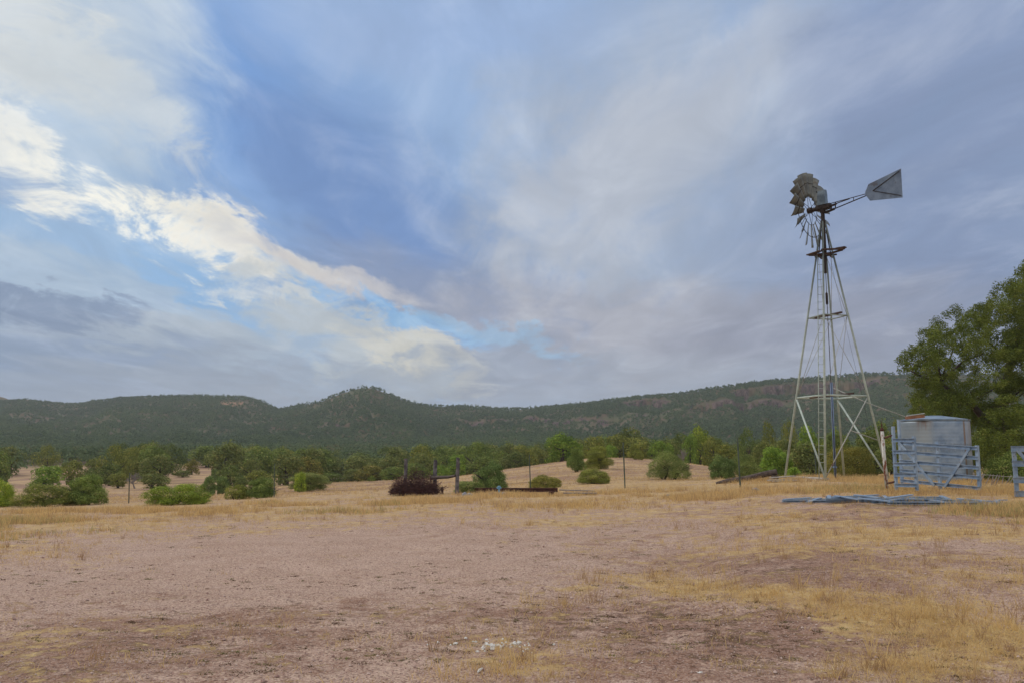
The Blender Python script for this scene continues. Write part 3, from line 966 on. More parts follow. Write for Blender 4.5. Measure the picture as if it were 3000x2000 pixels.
TRUNKS = {'oak': [make_trunk('trunk', 5 + i, .6, .05) for i in range(3)], 'juniper': [make_trunk('trunk', 15 + i, .5, .045, 2) for i in range(2)],
          'dome': [make_trunk('trunk', 25, .4, .03, 3)], 'spray': [make_trunk('trunk', 26, .5, .02, 4)]}
MID = {k: [make_crown('crown', 100 + 10 * j + i, k, n, lf, M['leaf']) for i in range(c)] for j, (k, n, lf, c) in
       enumerate((('oak', 2600, .062, 5), ('juniper', 2400, .058, 4), ('dome', 2400, .055, 3), ('spray', 2200, .06, 3)))}

GREENS = {      # object colour multiplies the leaf colour
    'bright': (1.06, 1.36, .74, 1), 'green': (.98, 1.10, .92, 1), 'olive': (1.16, 1.10, .82, 1), 'dark': (.80, .88, .82, 1), 'grey': (1.10, 1.14, 1.16, 1),
    'bluish': (.88, 1.04, 1.08, 1), 'brown': (1.18, .98, .76, 1), 'lime': (1.30, 1.42, .66, 1), 'dusk': (1.0, 1.0, 1.0, 1)}
_rt = random.Random(3)


def plant(name, kind, u, w_px, vtop, y, tone, label, cat, group=None, vbase=None, hi=None, seed=None, hmin=0.5):
    x, yy, z = base_at(u, y)
    ztop = pt(u, vtop, y)[2]
    h = max(ztop - z, hmin)
    w = w_px * y / F * 1.12
    h *= 1.04
    root = thing(name, (x, yy, z - 0.03 * h), label, cat, group, _rt.uniform(0, 6.28))
    if hi:
        me = make_crown('crown', seed or int(u * 7 + vtop), kind, hi[0], hi[1] / w, M['leaf'])
    else:
        me = _rt.choice(MID[kind])
    c = link('crown', me, None, root)
    c.scale = (w, w, h)
    c.color = GREENS[tone] if not hi else tuple(q * 1.3 for q in GREENS[tone][:3]) + (1,)
    t = link('trunk', _rt.choice(TRUNKS[kind]), None, root)
    t.scale = (w, w, h)
    return root


# the near shrubs: u centre, width, top row, distance, ...
def near_shrubs():
    S_ = [
        ('shrub', 'dome', -22, 96, 1396, 38, 'lime', 'yellow-green shrub cut by the edge of the picture beside two dark olive bushes', 'shrub'),
        ('shrub', 'dome', 134, 160, 1412, 37, 'olive', 'dark olive bush below the bright green tree, broadest of the pair at the grass rim', 'shrub'),
        ('shrub', 'juniper', 256, 126, 1388, 37.5, 'green', 'taller grey-green bush leaning against the broad dark olive bush', 'shrub'),
        ('shrub', 'dome', 520, 166, 1412, 34, 'lime', 'wide low yellow-green dome bush standing alone at the grass rim', 'shrub'),
        ('shrub', 'spray', 697, 66, 1418, 40, 'olive', 'small straggly olive shrub beside the pointed grey-green shrub', 'shrub'),
        ('shrub', 'spray', 776, 112, 1396, 40, 'green', 'pointed grey-green shrub with several upright heads behind a steel post', 'shrub'),
        ('shrub', 'oak', 905, 128, 1386, 52, 'dusk', 'dull grey-green bush with a bright yellow-green tip on one side', 'shrub'),
        ('shrub', 'spray', 880, 48, 1384, 50.6, 'lime', 'bright yellow-green tip shrub growing into the dull grey-green bush', 'shrub'),
        ('juniper_shrub', 'juniper', 610, 44, 1396, 62, 'bluish', 'narrow upright juniper, fuller of two standing side by side in the pasture', 'juniper'),
        ('juniper_shrub', 'juniper', 650, 40, 1394, 63, 'bluish', 'narrow upright juniper, thinner of two standing side by side in the pasture', 'juniper'),
        ('juniper_shrub', 'juniper', 1442, 98, 1351, 37, 'bluish', 'round dense blue-green juniper beside the wooden posts', 'juniper'),
        ('shrub', 'dome', 1375, 84, 1409, 36, 'grey', 'low spreading grey-green shrub at the foot of the round juniper', 'shrub'),
        ('shrub', 'dome', 1597, 88, 1388, 38, 'brown', 'low brownish olive dome bush behind the rusty beam', 'shrub'),
        ('shrub', 'dome', 1738, 90, 1372, 40, 'olive', 'low dark olive dome bush on the slope below two junipers', 'shrub'),
        ('juniper_shrub', 'juniper', 1690, 60, 1315, 58, 'green', 'narrow green juniper on the knoll, next to the broader dark juniper', 'juniper'),
        ('juniper_shrub', 'juniper', 1754, 84, 1305, 60, 'olive', 'broad dark olive juniper on the knoll with a short visible stem', 'juniper'),
        ('juniper_shrub', 'juniper', 1862, 42, 1300, 80, 'olive', 'small dark juniper alone on the crest of the knoll', 'juniper'),
        ('shrub', 'spray', 1958, 146, 1320, 45, 'grey', 'big grey-green bush with many upright heads, widest on the slope before the windmill', 'shrub'),
        ('shrub', 'dome', 2116, 76, 1332, 43, 'bluish', 'rounded blue-green bush beside the tallest thin fence post', 'shrub'),
        ('shrub', 'spray', 2186, 92, 1334, 44, 'grey', 'pale grey-green bush just behind the fallen log', 'shrub'),
        ('shrub', 'oak', 2268, 92, 1312, 46, 'bright', 'bright green leafy bush between the fallen log and the windmill', 'shrub'),
        ('shrub', 'spray', 2328, 40, 1366, 36, 'bright', 'tiny bright green bush at the first leg of the windmill', 'shrub'),
        ('shrub', 'dome', 2490, 128, 1296, 44, 'brown', 'large brown-olive bush seen through the windmill legs', 'shrub'),
        ('shrub', 'spray', 1088, 22, 1404, 76, 'green', 'tiny green sapling alone on the bare pasture crest', 'shrub'),
        ('shrub', 'spray', 25, 24, 1424, 60, 'green', 'tiny green seedling bush beside the yellow-green edge shrub', 'shrub'),
        ('shrub', 'dome', 2960, 120, 1316, 31, 'green', 'green bush under the big tree, between the two steel gates', 'shrub'),
        ('shrub', 'spray', 2655, 60, 1330, 38, 'olive', 'low olive shrub behind the rusty gate post beside the tank', 'shrub'),
    ]
    for (nm, k, u, w, vt, y, tone, lab, cat) in S_:
        px = F / y
        leaf = max(0.07, 2.6 / px)
        wm = w / px
        n = int(np.clip(26 * wm * wm / (leaf * leaf) * 1.1, 2500, 26000))
        plant(nm, k, u, w, vt, y, tone, lab, cat, 'shrubs and junipers around the yard', hi=(n, leaf))


def valley_trees():
    T_ = [
        ('tree', 'oak', 132, 98, 1363, 98, 'bright', 'bright green rounded tree above the two olive bushes'),
        ('tree', 'oak', 22, 90, 1310, 150, 'dusk', 'grey-brown tree with a thick bare trunk at the edge of the pasture'),
        ('tree', 'oak', 210, 84, 1350, 112, 'olive', 'olive tree just behind the bright green rounded tree'),
        ('tree', 'oak', 270, 62, 1345, 116, 'dusk', 'dull grey-green tree next to the olive tree in the first tree clump'),
        ('tree', 'juniper', 262, 34, 1372, 104, 'bluish', 'small pale blue-green juniper in the first tree clump'),
        ('tree', 'oak', 318, 74, 1358, 106, 'dark', 'dark spreading tree before the leafless grey tree'),
        ('tree', 'oak', 345, 58, 1385, 96, 'olive', 'low olive tree beside the leafless grey tree'),
        ('tree', 'oak', 366, 82, 1345, 125, 'olive', 'flat-topped olive tree behind the leafless grey tree'),
        ('tree', 'oak', 452, 82, 1386, 90, 'dusk', 'dark leaning tree with several bare stems at the pasture edge'),
        ('tree', 'oak', 446, 44, 1364, 112, 'bright', 'small bright green tree behind the dark leaning tree'),
        ('tree', 'juniper', 500, 90, 1300, 150, 'dark', 'tall dark tree at the near end of the dark grove'),
        ('tree', 'juniper', 350, 70, 1296, 165, 'dark', 'tall dark tree at the far end of the dark grove'),
        ('tree', 'juniper', 420, 76, 1298, 160, 'dark', 'dark tree in the middle of the dark grove'),
        ('tree', 'oak', 470, 60, 1330, 145, 'bright', 'light green tree in front of the dark grove'),
        ('tree', 'oak', 562, 44, 1346, 140, 'brown', 'rusty olive tree at the corner of the dark grove above bare soil'),
        ('tree', 'oak', 535, 50, 1376, 128, 'dusk', 'low grey-green tree under the dark grove'),
        ('tree', 'juniper', 627, 28, 1370, 112, 'bluish', 'thin pale blue-green tree above the two narrow junipers'),
        ('tree', 'oak', 674, 72, 1364, 92, 'dark', 'very dark round tree behind the two narrow junipers'),
        ('tree', 'oak', 704, 40, 1398, 78, 'dark', 'small dark tree in front of the very dark round tree'),
        ('tree', 'oak', 748, 80, 1378, 96, 'olive', 'yellowish olive tree between the dark round tree and the steel post'),
        ('tree', 'oak', 840, 96, 1330, 104, 'dusk', 'large grey oak behind the pointed grey-green shrub'),
        ('tree', 'oak', 893, 92, 1336, 108, 'brown', 'large olive-brown tree leaning beside the grey oak'),
        ('tree', 'oak', 612, 100, 1304, 175, 'green', 'broad green tree in the row behind the very dark round tree'),
        ('tree', 'oak', 690, 110, 1310, 168, 'dark', 'broad dark tree in the row behind the very dark round tree'),
        ('tree', 'oak', 770, 90, 1344, 132, 'green', 'green rounded tree behind the yellowish olive tree'),
        ('tree', 'oak', 970, 70, 1385, 118, 'green', 'light green small tree behind the dull bush at the pasture crest'),
        ('tree', 'oak', 1085, 96, 1362, 122, 'brown', 'olive-brown tree behind the tiny sapling on the crest'),
        ('tree', 'oak', 1030, 70, 1372, 126, 'dusk', 'grey-green tree next to the olive-brown crest tree'),
        ('tree', 'oak', 1150, 70, 1366, 116, 'green', 'green tree behind the red-brown brush pile'),
        ('tree', 'oak', 1215, 70, 1358, 112, 'green', 'green tree rising between the first two wooden posts'),
        ('tree', 'oak', 1290, 52, 1362, 108, 'bright', 'bright green tree between the last two wooden posts'),
        ('tree', 'oak', 1336, 64, 1330, 112, 'bright', 'taller bright green tree directly behind the last wooden post'),
        ('tree', 'oak', 1424, 80, 1336, 116, 'green', 'fresh green tree behind the round blue-green juniper'),
        ('tree', 'oak', 1510, 66, 1322, 120, 'dark', 'dark green tree at the foot of the knoll behind the round juniper'),
        ('tree', 'oak', 1470, 50, 1342, 118, 'dusk', 'small dusky tree beside the dark green tree at the knoll'),
        ('tree', 'oak', 1646, 104, 1272, 98, 'bright', 'large bright green rounded tree on the shoulder of the knoll'),
        ('tree', 'oak', 1742, 84, 1276, 104, 'olive', 'broad olive tree behind the pair of knoll junipers'),
        ('tree', 'oak', 1816, 92, 1274, 106, 'olive', 'flat-crowned olive tree on the crest of the knoll'),
        ('tree', 'oak', 1790, 40, 1304, 100, 'bright', 'small light green tree under the flat-crowned olive tree'),
        ('tree', 'oak', 1938, 66, 1290, 92, 'bright', 'light green tree just behind the big grey-green bush'),
        ('tree', 'oak', 1992, 60, 1270, 110, 'dark', 'dark tree beside the leafless grey tree behind the knoll'),
        ('tree', 'oak', 2052, 70, 1252, 115, 'lime', 'brightest yellow-green treetop above the slope before the windmill'),
        ('tree', 'oak', 2025, 44, 1272, 105, 'bright', 'pale green tree beside the brightest treetop'),
        ('tree', 'oak', 2090, 70, 1282, 96, 'olive', 'olive tree behind the rounded blue-green bush'),
        ('tree', 'oak', 2124, 80, 1304, 72, 'olive', 'olive flat-topped tree between the bushes and the tree belt'),
        ('tree', 'juniper', 2192, 72, 1254, 90, 'green', 'tall green tree to the side of the windmill above the fallen log'),
        ('tree', 'oak', 2240, 60, 1290, 64, 'dusk', 'dusky tree behind the bright green leafy bush'),
        ('tree', 'juniper', 2256, 64, 1238, 88, 'olive', 'pointed olive tree above the bright green leafy bush'),
        ('tree', 'juniper', 2316, 60, 1228, 84, 'olive', 'tallest pointed olive tree just outside the windmill leg'),
        ('tree', 'oak', 2372, 70, 1246, 80, 'bright', 'light green tree seen between the first windmill legs'),
        ('tree', 'oak', 2300, 90, 1290, 60, 'dusk', 'dusky broad tree behind the tiny bush at the windmill'),
        ('tree', 'oak', 2380, 110, 1300, 56, 'dusk', 'dark broad tree seen low between the windmill legs'),
        ('tree', 'oak', 2450, 90, 1262, 78, 'green', 'green tree behind the tower pipe of the windmill'),
        ('tree', 'oak', 2545, 100, 1268, 66, 'dark', 'dark tree behind the last windmill leg'),
        ('tree', 'oak', 2580, 90, 1240, 74, 'green', 'green tree above the rusty gate post'),
        ('tree', 'oak', 2610, 84, 1300, 52, 'dark', 'dark low tree behind the rusty gate post'),
        ('tree', 'juniper', 2640, 80, 1232, 62, 'olive', 'olive tree peeping out between gate post and tank'),
        ('tree', 'oak', 2560, 120, 1330, 48, 'dusk', 'dusky shrubby tree low behind the bracing of the windmill'),
    ]
    for (nm, k, u, w, vt, y, tone, lab) in T_:
        plant(nm, k, u, w, vt, y, tone, lab, 'tree', 'trees in the valley below the yard')
    # leafless grey trees
    sg = make_snag('dead_branches', 4, M['deadwood'])
    for (u, w, vt, y, lab) in ((398, 60, 1366, 94, 'leafless grey tree standing in the first tree clump'), (2006, 46, 1296, 96, 'leafless grey tree beside the dark tree behind the knoll')):
        x, yy, z = base_at(u, y)
        h = pt(u, vt, y)[2] - z
        o = link('dead_tree', sg, None, None, (x, yy, z))
        o.scale = (w * y / F * 1.1, w * y / F * 1.1, h)
        tag(o, lab, 'dead tree', 'trees in the valley below the yard')
    # trees of the belt that nothing tells apart
    rnd = random.Random(11)
    LAB = {'green': 'mid green rounded tree in the close belt across the valley floor', 'dark': 'dark green rounded tree in the close belt across the valley floor',
           'olive': 'olive rounded tree in the close belt across the valley floor', 'dusk': 'dull grey-green tree in the close belt across the valley floor'}
    n = 0
    taken = []
    while n < 190:
        phi = math.radians(rnd.uniform(-32, 30))
        r = rnd.uniform(118, 205)
        x, y = r * math.sin(phi), r * math.cos(phi)
        z = gz(x, y)
        u, v = proj(x, y, z)
        if u < 330 and v > 1365 and rnd.random() < .85:
            continue
        if 480 < u < 640 and v > 1362:
            continue
        if any((x - a) ** 2 + (y - b) ** 2 < 7 for a, b in taken):
            continue
        taken.append((x, y))
        h = rnd.uniform(3.0, 5.2)
        tone = rnd.choice(('green', 'dark', 'olive', 'dusk', 'green', 'dusk'))
        k = rnd.choice(('oak', 'oak', 'oak', 'juniper'))
        plant('tree', k, u, rnd.uniform(3.4, 5.6) * F / y, proj(x, y, z + h)[1], y, tone, LAB[tone], 'tree', 'tree belt across the valley floor')
        n += 1


near_shrubs()
valley_trees()


def build_forest():
    rng = np.random.default_rng(8)
    n = 105000
    r = np.sqrt(rng.random(n) * (1150 ** 2 - 150 ** 2) + 150 ** 2)
    phi = np.radians(rng.uniform(-35, 35, n))
    x, y = r * np.sin(phi), r * np.cos(phi)
    z, rock, bare, s = hz(x, y, True)
    dens = 0.86 - .14 * sstep(s, .2, .6) + fbm(x / 45, y / 45, 71, 4) * 0.95
    dens = dens * (1 - np.clip(.55 + 1.6 * fbm(x / 14, y / 14, 75, 3), .1, .92) * (rock > .3)) * (1 - 0.7 * bare)
    u, v = proj(x, y, z)
    band = (np.abs(v - 1237) < 16) & (u > 1330) & (u < 1850)
    dens = dens * np.where(band, 0.72, 1.0)
    openp = ((u < 340) & (v > 1366)) | ((u > 470) & (u < 660) & (v > 1355)) | ((u > 1450) & (u < 2100) & (r < 175))
    dens = dens * np.where(r < 230, .62, 1.0) * np.where(openp & (r < 235), .06, 1.0)
    keep = (rng.random(n) < dens) & (s < 1.12)
    x, y, z, r, s = x[keep], y[keep], z[keep], r[keep], s[keep]
    n = len(x)
    big = fbm(x / 60, y / 60, 77, 2)
    h = rng.uniform(2.2, 4.0, n) * (1 + .25 * big) * np.where((s > .965) & (s < 1.03), rng.uniform(.8, 1.2, n), 1.0) * np.where(r < 300, 1.25, 1.0)
    w = h * rng.uniform(.62, 1.05, n)
    tone = np.clip(0.32 + rng.normal(size=n) * .18 + big * .35 + .38 * (1 - sstep(r, 260, 560)), 0, 1)
    parts = []
    for lo, hi, k, lf in ((0, 330, 120, .6), (330, 520, 48, .72), (520, 3000, 30, .86)):
        m = (r >= lo) & (r < hi)
        q = int(m.sum())
        if q == 0:
            continue
        d = unit(rng.normal(size=(q * k, 3)))
        d[:, 2] = np.abs(d[:, 2]) * 1.1 - 0.25
        sh = 0.55 + 0.45 * rng.random((q * k, 1))
        bump = 1 + 0.22 * np.sin(d[:, :1] * 5 + np.repeat(rng.random(q) * 6, k)[:, None]) * np.cos(d[:, 2:] * 6)
        H, W = np.repeat(h[m], k)[:, None], np.repeat(w[m], k)[:, None]
        C = d * sh * bump * np.concatenate([W * .5, W * .5, H * .5], 1)
        # taper towards the top
        tz = np.clip(C[:, 2:] / (H * .5), 0, 1)
        C[:, :2] *= (1 - 0.45 * tz)
        C[:, 2] += H[:, 0] * .5
        base = np.stack([np.repeat(x[m], k), np.repeat(y[m], k), np.repeat(z[m], k)], 1)
        Nn = d + rng.normal(size=C.shape) * .35 + np.array([0, 0, .3])
        V = leaf_quads(base + C, Nn, lf * rng.uniform(.6, 1.3, q * k), rng, .7)
        t = np.clip(np.repeat(tone[m], k) + rng.normal(size=q * k) * .12, 0, 1.05)
        parts.append((V, np.repeat(t, 4)))
    V = np.concatenate([p[0] for p in parts])
    T = np.concatenate([p[1] for p in parts])
    me = raw_mesh('forest', V, 4, {'tint': T})
    o = link('forest', me, M['forest'])
    tag(o, 'dense dark green woodland covering the valley floor and the hills', 'forest', kind='stuff')
    print('FOREST trees', n, 'faces', len(V) // 4)


build_forest()


# ------------------------------------------------------------------ windmill
def polyplane(px, origin, nrm):
    """World points where picture rays meet a vertical plane."""
    out = []
    o, n = Vector(origin), Vector(nrm)
    for (u, v) in px:
        d = Vector(ray(u, v))
        c = Vector((0, 0, H0))
        k = (o - c).dot(n) / d.dot(n)
        out.append(c + d * k)
    return out


def build_windmill():
    Y = 33.0
    cx = (2447 - 1500) / F * (Y * CT - 1.0 * ST)
    cz = gz(cx, Y)
    C = Vector((cx, Y, cz))
    e1 = Vector((.513, .858, 0)).normalized()      # towards the far leg
    e2 = Vector((.858, -.513, 0)).normalized()     # towards the right-hand leg
    zl, zu, zp, zh = pt(2447, 1161.5, Y)[2], pt(2428, 928.5, Y)[2], pt(2415, 743, Y)[2], pt(2413, 610, Y)[2]
    ztop = zh - 0.55
    hb = lambda z: max(0.07, 1.30 - (z - zl) * 0.187)
    corner = lambda k, z: Vector((cx, Y, z)) + (e1 * (-1, 0, 1, 0)[k] + e2 * (0, 1, 0, -1)[k]) * hb(z)   # near, right, far, left
    root = thing('windmill', C, 'tall steel farm windmill with many-bladed wheel and tail vane on a four-legged tower', 'windmill')
    ladder_dir = -e2

    def B(m, name, mt, parent=root, smooth=False):
        return m.build(name, mt, parent, smooth)
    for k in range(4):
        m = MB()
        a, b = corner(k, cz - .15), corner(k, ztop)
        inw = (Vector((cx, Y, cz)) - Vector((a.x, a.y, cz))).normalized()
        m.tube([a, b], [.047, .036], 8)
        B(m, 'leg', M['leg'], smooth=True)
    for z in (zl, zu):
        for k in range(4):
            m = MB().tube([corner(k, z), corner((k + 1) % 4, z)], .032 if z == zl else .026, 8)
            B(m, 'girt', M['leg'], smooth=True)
        # wooden cross beam resting on the girts
        a = corner(3, z).lerp(corner(2, z), .34) - e1 * .05 + Vector((0, 0, .02)) - e2 * .0
        b = corner(0, z).lerp(corner(1, z), .56) + Vector((0, 0, .06))
        d = (b - a).normalized()
        B(MB().bar(a - d * .12, b + d * .22, .09, .07), 'cross_beam', M['planks'])
    # lower pipe braces
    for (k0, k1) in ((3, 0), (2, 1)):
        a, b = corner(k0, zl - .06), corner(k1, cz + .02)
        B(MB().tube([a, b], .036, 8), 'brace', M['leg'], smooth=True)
    a, b = corner(1, zl - .05), corner(0, cz + .05)
    B(MB().tube([a, b], .021, 6), 'brace', M['rodpaint'], smooth=True)
    a, b = corner(1, cz + 1.42), corner(1, zl - .05).lerp(corner(0, cz + .05), .42)
    B(MB().tube([a, b], .02, 6), 'brace', M['rodpaint'], smooth=True)
    # thin cross rods above the lower girt
    for (ka, za, kb, zb) in ((0, zu, 3, zl), (1, zu, 0, zl), (0, zu, 1, zl), (1, zu, 2, zl), (2, zu, 3, zl + .1), (2, zp, 1, zu), (1, zp - .1, 2, zu), (3, zp, 0, zu)):
        B(MB().tube([corner(ka, za), corner(kb, zb)], .010, 5), 'brace', M['rodpaint'], smooth=True)
    # ladder beside the near leg
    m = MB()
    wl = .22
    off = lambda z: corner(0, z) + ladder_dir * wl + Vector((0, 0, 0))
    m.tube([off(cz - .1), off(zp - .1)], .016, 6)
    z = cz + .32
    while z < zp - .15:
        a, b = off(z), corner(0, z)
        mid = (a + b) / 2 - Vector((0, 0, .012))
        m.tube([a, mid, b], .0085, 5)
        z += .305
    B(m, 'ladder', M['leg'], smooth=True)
    # pump rod, furl wire
    B(MB().tube([Vector((cx, Y, cz)) + e1 * .05, Vector((cx, Y, zp + .3)) + e1 * .02], .013, 6), 'pump_rod', M['iron'], smooth=True)
    zs = pt(2425, 875, Y)[2]
    B(MB().tube([Vector((cx, Y, zs - .25)), Vector((cx, Y, zs - .2)), Vector((cx, Y, zs + .2)), Vector((cx, Y, zs + .25))], [.02, .05, .05, .02], 7), 'rod_swivel', M['iron'], smooth=True)
    B(MB().tube([Vector((cx, Y, zp + .1)) + e2 * .14, corner(1, cz + 1.5) - e2 * .22], .004, 4), 'furl_wire', M['iron'])
    # platform of planks
    m = MB()
    pz = zp + .02
    hp = .62
    P = lambda a, b, z=pz: Vector((cx, Y, z)) + e1 * a + e2 * b
    m.bar(P(-hp * .72, -.06), P(.05, -hp * 1.05), .17, .045)
    m.bar(P(-hp * .72, -.0, pz + .05), P(-.12, hp * 1.25, pz + .05), .17, .045)
    m.bar(P(.02, -hp * .95, pz - .02), P(hp * .7, .1, pz - .02), .15, .045)
    m.bar(P(hp * .66, .05, pz + .03), P(-.05, hp * 1.05, pz + .03), .15, .045)
    m.bar(P(-.08, hp * .75, pz + .1), P(-.16, hp * 1.32, pz + .1), .2, .05)
    for s in (-1, 1):
        m.bar(P(s * .2, -.42, pz - .07), P(s * .2, .42, pz - .07), .06, .06)
        m.bar(P(-.42, s * .2, pz - .12), P(.42, s * .2, pz - .12), .06, .06)
    B(m, 'platform', M['planks'])
    # mast
    A = Vector((cx, Y, 0))
    at = lambda z, dx=0.0: A + Vector((0, 0, z))
    m = MB()
    m.tube([at(zp - .8), at(zp + .1)], .05, 10)
    m.tube([at(zp + .05), at(zh - .12)], .075, 10)
    m.lathe(at(zh - .62), (0, 0, 1), [(0, .075), (.02, .1), (.1, .1), (.12, .075)], 12)
    m.lathe(at(zp + .12), (0, 0, 1), [(0, .075), (.02, .13), (.06, .13), (.08, .075)], 12)
    B(m, 'mast', M['iron'], smooth=False)
    for s in (-1, 1):
        B(MB().tube([at(zh - .9) + e2 * .1 * s, at(zp) + e2 * .22 * s], .022, 6), 'mast_stay', M['iron'], smooth=True)
    # head
    n = Vector((-.70, .714, 0)).normalized()          # wheel axis, pointing away from the tail
    s = Vector((0, 0, 1)).cross(n).normalized()       # horizontal in the wheel plane
    up = Vector((0, 0, 1))
    O = at(zh)
    m = MB()
    m.bar(O - n * .34 + up * .02, O + n * .24 + up * .02, .26, .22, bev=.25)
    m.lathe(O + n * .2 - up * .0, n, [(0, .10), (.12, .085), (.3, .075), (.34, .11), (.42, .11)], 14)
    m.lathe(O - up * .2, up, [(0, .1), (.12, .12), (.2, .14)], 14)
    m.tube([O - n * .3 + s * .05, O - n * .55 + s * .03 + up * .03, O - n * .6 + up * .06], [.05, .045, .02], 7)
    gear = B(m, 'gearbox', M['iron'])
    m = MB()
    prof = [(-.13, 0), (.13, 0), (.12, .4), (.07, .6), (-.07, .6), (-.12, .4)]
    a, b = O - n * .17 + up * .11, O + n * .15 + up * .11
    m.add([a + s * p[0] + up * p[1] for p in prof] + [b + s * p[0] * .92 + up * p[1] * .97 for p in prof],
          [(i, (i + 1) % 6, 6 + (i + 1) % 6, 6 + i) for i in range(6)] + [(5, 4, 3, 2, 1, 0), (6, 7, 8, 9, 10, 11)])
    m.build('hood', M['hood'], gear)
    # wheel
    W = O + n * .52
    wheel = MB()
    wheel.lathe(W - n * .10, n, [(0, .05), (0.0, .10), (.05, .12), (.16, .12), (.2, .08), (.22, .03)], 16)
    wh = wheel.build('wheel', M['iron'], root)
    rng = random.Random(2)
    for (rad, th, off2) in ((.59, .012, .0), (1.09, .013, -.02)):
        MB().ring(W + n * off2, n, rad, th, 48, 6).build('rim', M['iron'], wh, True)
    for i in range(6):
        t = 2 * math.pi * (i + .3) / 6
        dr = s * math.cos(t) + up * math.sin(t)
        dr2 = s * math.cos(t + .05) + up * math.sin(t + .05)
        m = MB()
        m.tube([W + n * .06 + dr * .1, W - n * .02 + dr * 1.09], .011, 5)
        m.tube([W - n * .09 + dr2 * .1, W - n * .0 + dr2 * .59], .009, 5)
        m.build('spoke', M['iron'], wh)
    view = Vector((O.x, O.y, O.z - H0)).normalized()
    sg = 1.0 if s.dot(view) * n.dot(view) > 0 else -1.0
    beta = math.radians(34)
    for i in range(18):
        t = 2 * math.pi * (i + .42) / 18
        dr = s * math.cos(t) + up * math.sin(t)
        tg = (-s * math.sin(t) + up * math.cos(t))     # tangential
        # at the top (t = 90 deg) tg = -s ; blade normal leans so that the upper blades face the yard
        bn = (n * math.cos(beta) - tg * math.sin(beta) * sg).normalized()
        ch = bn.cross(dr).normalized()                 # chord direction
        m = MB()
        nr, nc = 6, 6
        vs, fs = [], []
        for side in (0, 1):
            for a in range(nr + 1):
                f = a / nr
                rad = .56 + f * .96
                wd = (.20 + .27 * f) * (1 - .02 * math.sin(i * 7.0))
                for c in range(nc + 1):
                    q = c / nc - .5
                    camber = (.25 - q * q) * .30 * wd * 1.3
                    tip = -.035 * (abs(q) * 2) ** 2 * (f > .99)
                    vs.append(W + dr * (rad + tip + .02 * q * f) + ch * q * wd + bn * (camber * (-1) - .0025 * side))
        st = (nr + 1) * (nc + 1)
        for side in (0, 1):
            for a in range(nr):
                for c in range(nc):
                    i0 = side * st + a * (nc + 1) + c
                    fq = (i0, i0 + 1, i0 + nc + 2, i0 + nc + 1)
                    fs.append(fq if side == 0 else fq[::-1])
        edge = [c for c in range(nc + 1)] + [a * (nc + 1) + nc for a in range(1, nr + 1)] + [nr * (nc + 1) + c for c in range(nc - 1, -1, -1)] + [a * (nc + 1) for a in range(nr - 1, 0, -1)]
        for a in range(len(edge)):
            p, q2 = edge[a], edge[(a + 1) % len(edge)]
            fs.append((p, st + p, st + q2, q2))
        m.add(vs, fs)
        # the rib where the rim crosses the blade
        pr = [W + dr * 1.10 + ch * (q - .5) * .37 + bn * (-(.25 - (q - .5) ** 2) * .13 - .012) for q in (0, .25, .5, .75, 1)]
        b = m.build('blade', M['blade'], wh, True)
        MB().tube(pr, .012, 5).build('blade_clip', M['iron'], wh)
    # tail
    td = Vector((2.12, -2.0, 0)).normalized()
    tn = Vector((td.y, -td.x, 0))
    vp = polyplane([(2639.5, 494.6), (2644.6, 579.5), (2549, 588.8), (2535.7, 571.7), (2534.6, 563.8), (2544.6, 540.4)], O, tn)
    m = MB()
    th = tn * .006
    m.add([p + th for p in vp] + [p - th for p in vp], [tuple(range(6)), tuple(range(11, 5, -1))] + [(i, 6 + i, 6 + (i + 1) % 6, (i + 1) % 6) for i in range(6)])
    vane = m.build('tail_vane', M['vane'], root)
    st = polyplane([(2634, 503), (2557.5, 560), (2640, 573.5)], O, tn)
    for (a, b) in ((st[0], st[1]), (st[1], st[2])):
        MB().bar(a - tn * .02, b - tn * .02, .035, .02).build('stiffener', M['iron'], vane)
        MB().bar(a + tn * .02, b + tn * .02, .035, .02).build('stiffener', M['iron'], vane)
    bp = polyplane([(2425, 599), (2536, 569), (2424, 621), (2537, 574), (2447.5, 594), (2447.5, 610.5), (2500.5, 578.5), (2501, 588), (2427, 605), (2489, 583)], O, tn)
    m = MB()
    m.tube([bp[0], bp[1]], .016, 6)
    m.tube([bp[2], bp[3]], .022, 6)
    m.tube([bp[4], bp[5]], .022, 6)
    m.tube([bp[6], bp[7]], .014, 6)
    m.tube([bp[8], bp[9]], .02, 6)
    m.tube([bp[2] - (bp[3] - bp[2]).normalized() * .1, bp[2] + (bp[3] - bp[2]).normalized() * .3], .05, 7)
    m.build('tail_boom', M['iron'], root)
    # ---- well pipe with outlet line to the tank
    bx = pt(2447, 1390, Y + .35)
    pb = Vector((bx[0], Y + .35, cz - .1))
    r2 = thing('well_pipe', (pb.x, pb.y, cz), 'blue-grey upright pipe standing inside the windmill tower', 'pipe')
    top = Vector(pt(2435.5, 1119, Y + .35))
    m = MB()
    m.tube([pb, pb.lerp(top, .5), top], .046, 12)
    m.lathe(pb + Vector((0, 0, .48)), (0, 0, 1), [(0, .06), (.01, .085), (.05, .085), (.06, .06)], 12)
    m.build('riser', M['bluepipe'], r2, True)
    a, b = Vector(pt(2440, 1135, Y + .3)), Vector(pt(2661, 1222.5, 31.2))
    mid = (a + b) / 2 - Vector((0, 0, .05))
    MB().tube([a, mid, b], .016, 6).build('outlet_line', M['rodpaint'], r2, True)
    # footing and boards under the tower
    a, b = Vector(pt(2330, 1399.5, 33.6)), Vector(pt(2420, 1402, 31.7))
    o = MB().bar((a.x, a.y, gz(a.x, a.y) + .02), (b.x, b.y, gz(b.x, b.y) + .02), .3, .14).build('footing', M['concrete'])
    tag(o, 'pale concrete strip footing between two windmill legs', 'footing')


build_windmill()


